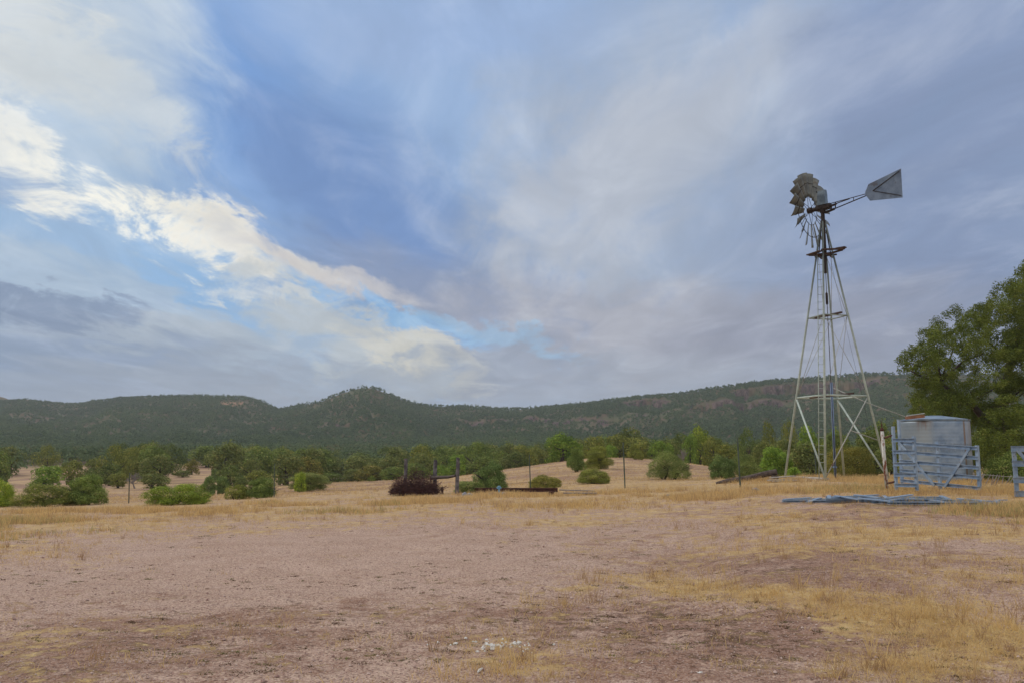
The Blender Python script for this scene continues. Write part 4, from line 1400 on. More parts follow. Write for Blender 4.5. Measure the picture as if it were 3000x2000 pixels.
# ------------------------------------------------------------------ tank, gates and fences
def build_tank():
    Y = 32.0
    cx = (2744 - 1500) / F * (Y * CT - .5 * ST)
    cz = gz(cx, Y)
    R = 1.18
    ztop = pt(2744, 1229.5, Y - R * .3)[2]
    C = Vector((cx, Y, cz))
    root = thing('water_tank', C, 'round galvanised water tank with rust streaks behind the steel gates', 'water tank')

    def tb(N, setp):
        P = N('ShaderNodeTexCoord').outputs['Object']
        x, y, z = N('ShaderNodeSeparateXYZ', {0: P}).outputs
        th = N.math('ARCTAN2', x, N.math('MULTIPLY', y, -1.0))      # 0 faces the yard
        n = N.noise(P, 2.2, 6, 0.6)[0]
        c = N.mix(N.ss(n, 0.3, 0.7), S(122, 142, 166), S(154, 170, 188))
        sv = N('ShaderNodeMapping', {'Vector': N('ShaderNodeCombineXYZ', {0: N.math('MULTIPLY', th, 9.0), 1: N.math('MULTIPLY', z, 0.5), 2: 0.0}).outputs[0]}).outputs[0]
        st = N.noise(sv, 1.0, 5, 0.65)[0]
        c = N.mix(N.math('MULTIPLY', N.ss(st, 0.5, 0.75), 0.4), c, S(160, 172, 180))
        # pale sheet on the flank, brown stain, rust runs below the hatch
        c = N.mix(N.math('MULTIPLY', N.ss(th, -0.40, -0.66), 0.55), c, S(172, 178, 174))
        c = N.mix(N.math('MULTIPLY', N.ss(th, 0.40, 0.80), 0.6), c, S(178, 172, 172))
        s1 = N.math('MULTIPLY', N.ss(N.math('ABSOLUTE', N.math('SUBTRACT', th, 0.50)), 0.055, 0.03), N.ss(st, 0.25, 0.5, .5, .9))
        c = N.mix(s1, c, S(134, 112, 92))
        run = N.math('MULTIPLY', N.ss(N.math('ABSOLUTE', N.math('ADD', th, 0.74)), 0.30, 0.12), N.ss(N.math('MULTIPLY_ADD', z, 0.55, N.math('MULTIPLY', st, 1.2)), 1.55, 2.05))
        c = N.mix(N.math('MULTIPLY', run, 0.85), c, S(146, 98, 56))
        wl = N.math('MULTIPLY_ADD', N.noise(sv, 1.6, 3)[0], 0.35, z)
        band = N.math('MULTIPLY', N.ss(wl, 1.22, 1.3), N.ss(wl, 1.52, 1.46))
        c = N.mix(N.math('MULTIPLY', band, 0.55), c, S(112, 124, 140))
        bm = N('ShaderNodeBump', {'Strength': .15, 'Distance': .02, 'Height': st}).outputs[0]
        setp(Base_Color=c, Metallic=.55, Roughness=.42, Normal=bm)
    tm = mat('tank_sheet', tb)
    H = ztop - cz
    m = MB()
    rows = [(0, R)]
    nrow = 96                                          # shallow ring corrugations between plain hoops
    for i in range(1, nrow):
        hh = .1 + (H - .1) * i / nrow
        rows.append((hh, R + .0012 * math.sin(i * 2 * math.pi / 6)))
    rows += [(.1 + H - .04, R)]
    m.lathe(C - Vector((0, 0, .1)), (0, 0, 1), rows, 72)
    b = m.build('shell', tm, root, True)
    m = MB()
    m.lathe(C + Vector((0, 0, H + .002)), (0, 0, 1), [(0, R + .03), (.02, R + .03), (.17, .28), (.18, .05)], 48)
    m.build('roof', M['steel'], root, False)
    MB().ring(C + Vector((0, 0, H - .02)), (0, 0, 1), R + .005, .022, 72, 8).build('rim', M['steel'], root, True)
    # hatch box at the rim
    hp = Vector(pt(2692, 1218, Y - R * .85))
    hz0 = cz + H + .06
    m = MB()
    a, b2 = Vector((hp.x - .42, hp.y + .12, hz0 + .0)), Vector((hp.x + .16, hp.y - .05, hz0 + .06))
    m.bar(a, b2, .30, .11, bev=.05)
    h = m.build('hatch', M['hatch'], root)
    m = MB()
    m.bar(a + Vector((.04, 0, .075)), b2 + Vector((0, 0, .095)), .36, .03, bev=.05)
    m.build('lid', M['palesteel'], h)
    # two vertical ribs
    for ang in (-.53, 1.15):
        d = Vector((math.sin(ang), -math.cos(ang), 0))
        m = MB()
        m.bar(C + d * (R + .006) + Vector((0, 0, 0)), C + d * (R + .006) + Vector((0, 0, H - .03)), .05, .016, up=(0, 0, 1) if False else tuple(d))
        m.build('seam', tm, root)


build_tank()


def rail_frame(name, A, Bp, hA, hB, rails, posts, braces, label, group, tall=None, rail_h=.10):
    """Steel channel gate between ground points A and B."""
    A, Bp = Vector(A), Vector(Bp)
    root = thing(name, A, label, 'gate', group)
    d = (Bp - A)
    hd = Vector((d.x, d.y, 0)).normalized()
    nrm = Vector((hd.y, -hd.x, 0))              # faces the yard for left-to-right gates

    def P(f, h):                                # point at fraction f and height fraction h
        g = A.lerp(Bp, f)
        return g + Vector((0, 0, (hA * (1 - f) + hB * f) * h))
    for h in rails:
        m = MB()
        m.channel(P(0, h) + nrm * .012, P(1, h) + nrm * .012, rail_h, .065, .012)
        m.build('rail', M['steel'], root)
    for i, f in enumerate(posts):
        top = tall[i] if tall else 1.03
        m = MB()
        m.channel(P(f, -.05) + nrm * .02, P(f, top) + nrm * .02, .10, .06, .007, up=hd)
        m.build('upright', M['steel'], root)
    for (f0, h0, f1, h1) in braces:
        m = MB()
        m.bar(P(f0, h0) + nrm * .075, P(f1, h1) + nrm * .075, .035, .085, up=nrm.cross((P(f1, h1) - P(f0, h0)).normalized()))
        m.build('brace', M['steel'], root)
    return root, P, nrm


def gp(u, v, y):
    p = pt(u, v, y)
    return (p[0], y, p[2])


def build_gates():
    grp = 'steel channel gates beside the tank'
    # long gate in front of the tank
    A, Bp = gp(2640, 1413, 27.6), gp(2874, 1437, 24.6)
    hA = (1413 - 1293) / F * 27.6
    hB = (1437 - 1309) / F * 24.6
    rail_frame('cattle_gate', A, Bp, hA, hB, (.06, .30, .52, .74, .955), (.012, .515, .985), ((.03, .97, .47, .02), (.93, .95, .60, .02)),
               'long blue-grey steel gate with two diagonal braces in front of the water tank', grp, tall=(1.52, 1.05, 1.02))
    # narrow gate
    A, Bp = gp(2625, 1427, 24.6), gp(2689, 1428, 23.5)
    hA = (1427 - 1285) / F * 24.6
    hB = (1428 - 1284) / F * 23.5
    root, P, nrm = rail_frame('cattle_gate', A, Bp, hA, hB, (.05, .26, .47, .72, .955), (.0, .94), (),
                              'narrow five-rail steel gate with one tall upright, next to the rusty pole', grp, tall=(1.24, 1.03))
    pole = Vector(gp(2598, 1424, 25.2))
    for h in (.17, 1.11):
        m = MB().tube([P(0, h - .05), Vector((pole.x, pole.y, P(0, h - .08).z - .03))], .03, 7)
        m.build('hinge_arm', M['rust'], root, True)
    # the gate at the picture's edge
    A, Bp = gp(2972, 1458, 22.6), gp(3230, 1462, 22.0)
    hA = (1458 - 1310) / F * 22.6
    rail_frame('cattle_gate', A, Bp, hA, hA * 1.0, (.09, .35, .67, .955), (.035, .5, .965), ((.07, .93, .46, .05), (.93, .93, .54, .05)),
               'steel gate cut off by the edge of the picture, apart from the other two', grp, tall=(1.0, 1.04, 1.02), rail_h=.15)
    # rust-streaked gate pole
    zb = gz(pole.x, pole.y) - .1
    zt = pt(2594, 1262, 25.2)[2]
    root = thing('gate_pole', (pole.x, pole.y, zb + .1), 'white pipe pole peeling with rust between windmill and gates', 'pole')

    def pb(N, setp):
        P0 = N('ShaderNodeNewGeometry').outputs['Position']
        n = N.noise(N('ShaderNodeMapping', {'Vector': P0, 'Scale': (6, 6, 2.2)}).outputs[0], 1.0, 6, .7)[0]
        c = N.mix(N.ss(n, .47, .56), S(206, 206, 198), S(130, 78, 58))
        setp(Base_Color=c, Roughness=.7)
    pm = mat('peeling_paint', pb)
    MB().tube([(pole.x, pole.y, zb), (pole.x - .05, pole.y, zt)], .05, 12).build('pipe', pm, root, True)
    m = MB()
    m.lathe((pole.x - .05, pole.y, zt), (0, 0, 1), [(0, .052), (.03, .058), (.07, .058), (.11, .02), (.16, .015), (.17, .022), (.2, .02), (.22, .006), (.34, .003)], 10)
    m.build('cap', M['rust'], root, True)


build_gates()


def row_y(u, v):
    """Distance at which the ground shows at picture row v in column u."""
    best = 20.0
    for y in np.geomspace(8, 60, 400):
        x, yy, z = base_at(u, y)
        if proj(x, yy, z)[1] <= v:
            return float(y)
    return best


def build_panel_pile():
    rnd = random.Random(5)
    grp = 'steel gate panels lying in the grass'
    specs = [((2292, 1472), (2620, 1476), 0, 1.15, .03, 4, 'grey steel gate panel lying flat at the end of the pile nearest the windmill'),
             ((2420, 1476), (2790, 1478), 0, 1.2, .09, 5, 'grey steel gate panel lying across the middle of the pile'),
             ((2600, 1482), (2930, 1483), 0, 1.25, .05, 5, 'grey steel gate panel lying flat at the end of the pile below the long gate')]
    for k, (a, b, y, dp, lift, nr, lab) in enumerate(specs):
        y, yb = row_y(*a), row_y(*b)
        xa, xb = base_at(a[0], y)[0], base_at(b[0], yb)[0]
        za, zb = gz(xa, y) + lift, gz(xb, yb) + lift
        root = thing('fallen_gate', (xa, y, za), lab, 'gate panel', grp)
        A, Bp = Vector((xa, y, za)), Vector((xb, yb, zb))
        d = (Bp - A).normalized()
        s = Vector((-d.y, d.x, 0)).normalized()
        for i in range(nr):
            f = i / (nr - 1)
            o = s * (f * dp) + Vector((0, 0, rnd.uniform(0, .02)))
            m = MB().channel(A + o, Bp + o, .05, .10, .008)
            m.build('rail', M['steel'], root)
        L = (Bp - A).length
        for f in (.03, .5, .97):
            p = A + d * L * f + Vector((0, 0, .05))
            m = MB().bar(p - s * .05, p + s * (dp + .08), .09, .03)
            m.build('upright', M['steel'], root)
        if k == 1:
            p, q = A + d * L * .06 + Vector((0, 0, .075)), A + d * L * .45 + s * dp + Vector((0, 0, .075))
            MB().bar(p, q, .09, .03).build('brace', M['steel'], root)
    loose = [((2450, 1449), (2520, 1461), 20.6, 19.4, .15, 'loose flat steel bar laid slantwise on top of the pile, nearest the windmill'),
             ((2508, 1450), (2580, 1461), 20.6, 19.5, .22, 'loose flat steel bar laid slantwise beside the first on the pile'),
             ((2605, 1462), (2672, 1449), 19.2, 20.6, .22, 'loose flat steel bar on the pile sloping the opposite way to the other two'),
             ((2884, 1473), (2925, 1461), 18.7, 19.7, .06, 'short flat steel bar jutting out at the far end of the pile'),
             ((2368, 1464), (2402, 1453), 19.0, 20.0, .05, 'short flat steel bar crossing the pile end nearest the windmill'),
             ((2922, 1459), (2946, 1459), 19.9, 19.8, .05, 'short square steel stub lying past the end of the pile')]
    for (a, b, ya, yb, lift, lab) in loose:
        ya, yb = row_y(a[0], a[1] + 6 + lift * 100), row_y(b[0], b[1] + 6 + lift * 100)
        xa, xb = base_at(a[0], ya)[0], base_at(b[0], yb)[0]
        m = MB().bar((xa, ya, gz(xa, ya) + lift), (xb, yb, gz(xb, yb) + lift), .10, .025)
        o = m.build('steel_bar', M['steel'])
        tag(o, lab, 'steel bar', 'loose steel bars on the pile')


build_panel_pile()


def build_fences():
    # thin line of steel posts and wires along the rim
    posts = [(376, 1487, 1383, 38), (802, 1457, 1358, 39), (1553, 1432, 1330, 37), (1830, 1420, 1294, 34), (2168, 1418, 1281, 29.5), (2392, 1400, 1300, 36.5)]
    pts = []
    root = None
    tops = []
    for (u, vb, vt, y) in posts:
        x, yy, z = base_at(u, y)
        zt = pt(u - 5, vt, y)[2]
        if root is None:
            root = thing('wire_fence', (x, yy, z), 'thin wire fence on slender green steel posts along the rim of the yard', 'fence')
        a, b = Vector((x, yy, z - .2)), Vector((x - .05, yy, zt))
        MB().angle(a, b, .045, .008).build('post', M['fencepost'], root)
        tops.append((a, b, z))
    for f in (.2, .42, .64, .86):
        path = []
        for (a, b, z) in tops:
            hh = b.z - z
            path.append(Vector((a.x, a.y, z + hh * f)))
        # first span continues away from the yard
        m = MB()
        for i in range(len(path) - 1):
            p, q = path[i], path[i + 1]
            seg = [p.lerp(q, t) - Vector((0, 0, .10 * 4 * t * (1 - t))) for t in (0, .25, .5, .75, 1)]
            for sgm in seg:
                sgm.z = max(sgm.z, gz(sgm.x, sgm.y) + .1)
            m.tube(seg, .0022, 4)
        m.build('wire', M['iron'], root)
    # low netting with leaning stays by the far gate
    y = 29.0
    A, Bp = Vector(gp(2850, 1386, y)), Vector(gp(3030, 1397, y - 1.2))
    r2 = thing('stay_fence', (A.x, A.y, gz(A.x, A.y)), 'low wire fence with leaning wooden stays in the shade under the big tree', 'fence')
    MB().tube([A, A.lerp(Bp, .5) - Vector((0, 0, .03)), Bp], .008, 5).build('wire', M['rodpaint'], r2)
    rnd = random.Random(9)
    for i in range(16):
        p = A.lerp(Bp, (i + .5) / 16)
        g = gz(p.x, p.y)
        MB().tube([(p.x - rnd.uniform(.1, .3), p.y, g - .05), (p.x + rnd.uniform(-.05, .1), p.y, p.z + .02)], .014, 5).build('stay', M['deadwood'], r2)
    # old timber posts with a rail
    rnd = random.Random(4)
    W = [(1185, 1441, 1342, 35.5, .075, 'grey wooden post standing in the red-brown brush pile'),
         (1272, 1436, 1346, 36, .085, 'weathered wooden post where the cross rail meets the brush'),
         (1338, 1437, 1339, 35, .078, 'dark straight wooden post at the free end of the cross rail')]
    loc = []
    for (u, vb, vt, y, r, lab) in W:
        x, yy, z = base_at(u, y)
        zt = pt(u + 3, vt, y)[2]
        m = MB()
        p = []
        for k in range(6):
            f = k / 5
            p.append((x + .04 * f + rnd.uniform(-.012, .012), yy + rnd.uniform(-.012, .012), z - .2 + (zt - z + .2) * f))
        m.tube(p, [r * 1.08, r * 1.04, r, r * .99, r * .96, r * .9], 10)
        o = m.build('wooden_post', M['postwood'], origin=(x, yy, z))
        tag(o, lab, 'post', 'old timber posts at the rim')
        loc.append((x, yy, z, zt))
    a = Vector(pt(1262, 1399, 35.9))
    b = Vector(pt(1335, 1392, 34.95))
    m = MB().tube([a, a.lerp(b, .3) - Vector((0, 0, .0)), a.lerp(b, .7) - Vector((0, 0, .03)), b], [.075, .07, .06, .05], 8)
    tag(m.build('timber_rail', M['darkwood']), 'dark timber rail fixed between two wooden posts above the grass', 'rail')
    # brush pile: thin red-brown twigs
    rng = np.random.default_rng(6)
    x0, y0, z0 = base_at(1215, 35.2)
    n = 4600
    V = []
    rx, rz = 1.0, .92
    th = rng.uniform(0, 2 * np.pi, n)
    rr = np.sqrt(rng.random(n))
    bx, by = rr * np.cos(th) * rx, rr * np.sin(th) * .7
    top = rz * np.sqrt(np.clip(1 - rr ** 2 * .8, .05, 1)) * rng.uniform(.25, 1.12, n) * (1 + .35 * np.sin(bx * 5.3 + 1) * np.cos(by * 4.1 + bx * 2.2))
    c = np.stack([bx, by, top * rng.uniform(.2, 1, n)], 1)
    d = unit(rng.normal(size=(n, 3)) * np.array([1, 1, .55]) + np.array([0, 0, .2]))
    L = rng.uniform(.12, .4, n)[:, None]
    p0, p1 = c - d * L / 2, c + d * L / 2
    p0[:, 2], p1[:, 2] = np.maximum(p0[:, 2], 0), np.maximum(p1[:, 2], 0)
    side = unit(np.cross(d, rng.normal(size=(n, 3)))) * rng.uniform(.004, .011, n)[:, None]
    sd2 = np.cross(d, side)
    tri = np.stack([p0 - side, p0 + side, p1, p0 + side, p0 + sd2 * 1.5, p1, p0 + sd2 * 1.5, p0 - side, p1], 1).reshape(-1, 3)
    me = raw_mesh('brush_pile', tri, 3)
    o = link('brush_pile', me, M['brush'], None, (x0, y0, z0))
    tag(o, 'tangled red-brown heap of dead brush around the wooden posts', 'brush pile')
    # a dead bush of sticks by the rail
    sg = make_snag('dead_shrub', 31, M['brush'], depth=2)
    for (u, y, w, h, lab) in ((1300, 35.4, .9, .55, 'sparse dead bush of thin sticks under the timber rail'),):
        x, yy, z = base_at(u, y)
        o = link('dead_shrub', sg, None, None, (x, yy, z))
        o.scale = (w, w, h)
        tag(o, lab, 'dead shrub')
    # rusty beam and what lies round it
    a, b = Vector(gp(1392, 1434, 35.5)), Vector(gp(1634, 1432, 31))
    a.z, b.z = gz(a.x, a.y) + .12, gz(b.x, b.y) + .2
    root = thing('iron_beam', a, 'long rusty iron beam lying in the grass in front of the round juniper', 'beam')
    MB().channel(a, b, .15, .10, .02).build('beam', M['rustdark'], root)
    for (f, h) in ((.12, .2), (.55, .2), (.93, .22)):
        p = a.lerp(b, f)
        MB().bar((p.x, p.y + .1, p.z - .34), (p.x, p.y + .1, p.z - .08), .16, .2).build('block', M['rustdark'], root)
    p = Vector(gp(1462, 1447, 33.0))
    g = gz(p.x, p.y)
    m = MB().tube([(p.x, p.y, g - .05), (p.x, p.y, g + .27)], .035, 8)
    m.tube([(p.x - .09, p.y, g + .25), (p.x + .09, p.y, g + .25)], .03, 8)
    m.lathe((p.x, p.y, g + .27), (0, 0, 1), [(0, .03), (.03, .06), (.05, .06), (.06, .02)], 10)
    tag(m.build('water_valve', M['pipeblue'], origin=(p.x, p.y, g)), 'small blue standpipe valve in front of the rusty beam', 'valve')
    rk = [(1362, 1448, 33, .17, 'grey rock at the near end of the rusty beam, beside the posts'), (1378, 1447, 33.4, .12, 'smaller grey rock touching the rock by the posts'),
          (1440, 1450, 32.5, .13, 'grey rock under the blue valve, on the side of the posts'), (1476, 1446, 32.6, .15, 'pale rock leaning at the blue valve'),
          (2215, 1440, 27.0, .12, 'pale rock on the reddish mound before the fallen log'), (1960, 1438, 27.5, .1, 'small grey rock on the reddish mound below the big bush')]
    rnd = random.Random(12)
    for (u, v, y, r, lab) in rk:
        x, yy, z = base_at(u, y)
        o = rock_obj('rock', rnd, r, M['grey_rock'], (x, yy, z + r * .25))
        tag(o, lab, 'rock', 'rocks in the grass')
    for (ua, ub, y, up, lab) in ((1638, 1738, 31.5, .18, 'upper flat grey plank lying off the end of the rusty beam'), (1650, 1742, 30.6, .10, 'lower flat pale plank lying off the end of the rusty beam')):
        xa, xb = (ua - 1500) / F * y, (ub - 1500) / F * y
        m = MB().bar((xa, y, gz(xa, y) + up), (xb, y - .4, gz(xb, y - .4) + up * .6), .16, .035)
        tag(m.build('plank', M['deadwood']), lab, 'plank', 'planks lying in the grass')
    # fallen log near the windmill
    a = Vector(gp(2098, 1408, 33.5))
    b = Vector(gp(2276, 1382, 32.5))
    a.z = gz(a.x, a.y) + .02
    root = thing('fallen_log', a, 'thick dark fallen log propped at one end beside the windmill', 'log')
    ctrl = [a.lerp(b, t) + Vector((0, 0, .02 * math.sin(t * 9))) for t in np.linspace(0, 1, 9)]
    MB().tube(ctrl, [.06, .08, .09, .10, .105, .11, .11, .115, .11], 11).build('trunk', M['darkwood'], root)
    bb = b - Vector((.1, 0, .2))
    MB().bar((bb.x, bb.y, gz(bb.x, bb.y) - .05), (bb.x + .02, bb.y, bb.z + .08), .22, .25).build('prop', M['darkwood'], root)
    for (ua, ub, y, up, lab) in ((2248, 2326, 31.6, .16, 'top pale board of the small stack at the first windmill leg'), (2240, 2318, 31.3, .09, 'pale board under the top one at the first windmill leg'),
                                 (2256, 2334, 31.0, .05, 'lowest grey board of the small stack at the first windmill leg')):
        xa, xb = (ua - 1500) / F * y, (ub - 1500) / F * y
        m = MB().bar((xa, y, gz(xa, y) + up), (xb, y + .3, gz(xb, y) + up), .2, .03)
        tag(m.build('plank', M['palewood']), lab, 'plank', 'planks lying in the grass')


def rock_obj(name, rnd, r, mt, loc, flat=.65):
    import bmesh
    bm = bmesh.new()
    bmesh.ops.create_icosphere(bm, subdivisions=2, radius=1.0)
    o3 = Vector((rnd.uniform(-50, 50), rnd.uniform(-50, 50), rnd.uniform(-50, 50)))
    from mathutils import noise
    cuts = [(Vector((rnd.uniform(-1, 1), rnd.uniform(-1, 1), rnd.uniform(-.4, 1))).normalized(), rnd.uniform(.5, .8)) for _ in range(6)]
    sx, sy = rnd.uniform(.85, 1.35), rnd.uniform(.75, 1.1)
    for v in bm.verts:
        c = v.co.copy()
        for (nn, dd) in cuts:
            k = c.dot(nn) - dd
            if k > 0:
                c -= nn * k
        c *= 1 + .18 * noise.noise(c * 2.2 + o3)
        v.co = Vector((c.x * r * sx, c.y * r * sy, c.z * r * flat))
    me = bpy.data.meshes.new(name)
    bm.to_mesh(me)
    bm.free()
    o = link(name, me, mt, None, loc)
    o.rotation_euler = (0, 0, rnd.uniform(0, 6.28))
    return o


M['fencepost'] = worn('fence_post_paint', S(66, 78, 66), S(92, 104, 88), rust=S(96, 72, 58), rust_amt=.35, metal=.2, rough=.7)
M['rustdark'] = worn('dark_rust', S(66, 40, 38), S(96, 58, 50), rough=.9, scale=7, bump=.3)
build_fences()


# ------------------------------------------------------------------ big tree over the tank
def build_big_tree():
    Y = 38.0
    px = F / Y
    rng = np.random.default_rng(21)
    base = base_at(3010, Y)
    B = Vector(base)
    root = thing('tree', B, 'large spreading dark green tree overhanging the water tank', 'tree')
    lob = [(2648, 1062, 36), (2632, 1075, 20), (2690, 1028, 42), (2740, 1015, 42), (2788, 995, 48), (2690, 1090, 44), (2740, 1085, 46), (2846, 955, 50), (2870, 925, 38), (2905, 912, 50), (2945, 868, 55),
           (2985, 818, 50), (2998, 782, 30), (3050, 780, 70), (3120, 740, 85), (2800, 1070, 52), (2868, 1035, 62), (2930, 980, 64), (3000, 915, 75), (3090, 870, 90), (2702, 1150, 48),
           (2668, 1188, 30), (2690, 1200, 36), (2760, 1150, 54), (2826, 1140, 54), (2765, 1215, 52), (2720, 1225, 40), (2860, 1190, 58), (2860, 1270, 62), (2910, 1240, 50), (3070, 1240, 70),
           (3120, 1000, 100), (3180, 850, 110), (3200, 1100, 110), (2900, 1100, 40), (2960, 1060, 48), (3030, 1040, 60), (2835, 1330, 50), (2880, 1360, 50), (3040, 1330, 60), (3180, 1260, 90),
           (2920, 1310, 40), (2930, 1120, 46), (2985, 1150, 52), (2950, 1190, 46), (3010, 1210, 56), (2975, 1260, 52), (2925, 1060, 40), (3040, 1130, 56), (3010, 1300, 56), (2890, 1150, 50), (2940, 1240, 60), (3060, 1020, 70), (2960, 1010, 50), (2900, 1300, 55), (2990, 1100, 60), (3080, 1300, 60), (2990, 860, 60), (3020, 940, 70), (2965, 935, 60), (3060, 860, 70), (2905, 995, 55), (3040, 800, 60), (2880, 960, 45), (2700, 1110, 48), (2735, 1140, 50), (2780, 1110, 54), (2712, 1175, 46), (2755, 1180, 50), (2690, 1145, 40), (2800, 1190, 50), (2690, 1060, 44), (2760, 1060, 50), (2640, 1040, 18), (2716, 985, 18), (2754, 975, 16), (2806, 948, 20), (2880, 895, 18), (2938, 838, 16), (2830, 918, 15), (2655, 1022, 14)]
    L = []
    R_ = random.Random(7)
    for (u, v, r) in lob:
        y = Y + R_.uniform(-2.2, 2.2) - (2.4 if 2860 < u < 3090 and v > 800 and r > 38 else 0)
        p = pt(u + 14, v, y)
        rr = r / F * y
        L.append((p[0] - B.x, p[1] - B.y, p[2] - B.z, rr * 1.18, rr * 1.18, rr * 1.0))
    # back side of the crown
    for k in range(26):
        a = R_.uniform(0, 6.28)
        d = R_.uniform(2, 6.0)
        h = R_.uniform(2.0, 9.0)
        xx = d * math.cos(a) + 3.0
        h = min(h, 4.4 + (xx + 5.5) * .6)
        L.append((xx, abs(d * math.sin(a)) + .8, h, 1.15, 1.15, .9))
    sub = []
    for (x, y, z, a, b, c) in L:                       # break every lobe into sprays
        m = 11
        for _ in range(m):
            d = unit(rng.normal(size=(1, 3)))[0]
            q = a * rng.uniform(.18, .42)
            sub.append((x + d[0] * a * .72, y + d[1] * b * .72, z + d[2] * c * .72, q, q, q * .9))
    C, Nn, li = crown_points(rng, sub, 250000, shell=.1, out=.8, lo=-1)
    lt = rng.random(len(sub))[li] * .5
    tint = np.clip(.12 + lt + rng.normal(size=len(C)) * .2, 0, 1)
    tint = np.where(rng.random(len(C)) < .02, 1.05, tint)
    V = leaf_quads(C, Nn, rng.uniform(.05, .12, len(C)), rng, .42)
    me = raw_mesh('crown', V, 4, {'tint': np.repeat(tint, 4)})
    c = link('crown', me, M['leaf'], root)
    c.color = (.84, .90, .62, 1)
    # trunk and limbs reaching into the lobes
    m = MB()
    stems = [Vector((0, 0, -.2)), Vector((-.5, .1, 1.6)), Vector((-.7, .3, 3.2)), Vector((-.2, .3, 5.2)), Vector((.8, .2, 7.5))]
    m.tube(stems, [.34, .27, .22, .16, .08], 9)
    st2 = [Vector((.1, .2, -.2)), Vector((1.0, .4, 1.8)), Vector((1.8, .5, 4.0)), Vector((2.4, .4, 6.6))]
    m.tube(st2, [.28, .22, .17, .09], 9)
    st3 = [Vector((-.2, 0, .4)), Vector((-1.3, -.3, 1.9)), Vector((-2.4, -.2, 3.3)), Vector((-3.6, 0, 4.2))]
    m.tube(st3, [.22, .18, .13, .07], 8)
    hubs = [stems[2], stems[3], st2[2], st3[2], st3[3], stems[1]]
    for (x, y, z, a, b, cc) in L[:50]:
        q = Vector((x, y, z))
        h = min(hubs, key=lambda k: (k - q).length + max(0, k.z - q.z) * 2)
        if (q - h).length > 3.2:
            continue
        mid = h.lerp(q, .5) + Vector((R_.uniform(-.25, .25), R_.uniform(-.25, .25), R_.uniform(-.1, .35)))
        m.tube([h, mid, q], [.055, .035, .012], 6)
    m.build('trunk', M['trunk'], root, True, origin=None) if False else None
    mb = bpy.data.meshes.new('trunk')
    mb.from_pydata([tuple(q) for q in m.v], [], m.f)
    mb.polygons.foreach_set('use_smooth', [True] * len(mb.polygons))
    link('trunk', mb, M['trunk'], root)


build_big_tree()


# ------------------------------------------------------------------ grass, weeds, pebbles, stones
def blades(x, y, h, w, lean, rng, flat=0.0):
    """One bent blade (2 triangles as a tapering strip) per entry."""
    n = len(x)
    z = hz(x, y)
    a = rng.uniform(0, 2 * np.pi, n)
    d = np.stack([np.cos(a), np.sin(a)], 1)
    b = rng.uniform(0, 2 * np.pi, n)
    sx, sy = np.cos(b) * w / 2, np.sin(b) * w / 2
    p = np.stack([x, y, z - .01], 1)
    up = h * (1 - flat)
    m = p + np.stack([d[:, 0] * lean * h * .35, d[:, 1] * lean * h * .35, up * .6], 1)
    t = p + np.stack([d[:, 0] * lean * h, d[:, 1] * lean * h, up], 1)
    s = np.stack([sx, sy, np.zeros(n)], 1)
    V = np.stack([p - s, p + s, m + s * .7, p - s, m + s * .7, m - s * .7, m - s * .7, m + s * .7, t], 1)
    return V.reshape(-1, 3)


def sample_yard(rng, n, ymin, ymax, umin=-120, umax=3120):
    """Random ground points, denser with nearness, fixed on the ground."""
    y = np.exp(rng.uniform(math.log(ymin), math.log(ymax), n))
    u = rng.uniform(umin, umax, n)
    x = (u - 1500) / F * y * 1.01
    z = hz(x, y)
    uu, vv = proj(x, y, z)
    return x, y, z, uu, vv


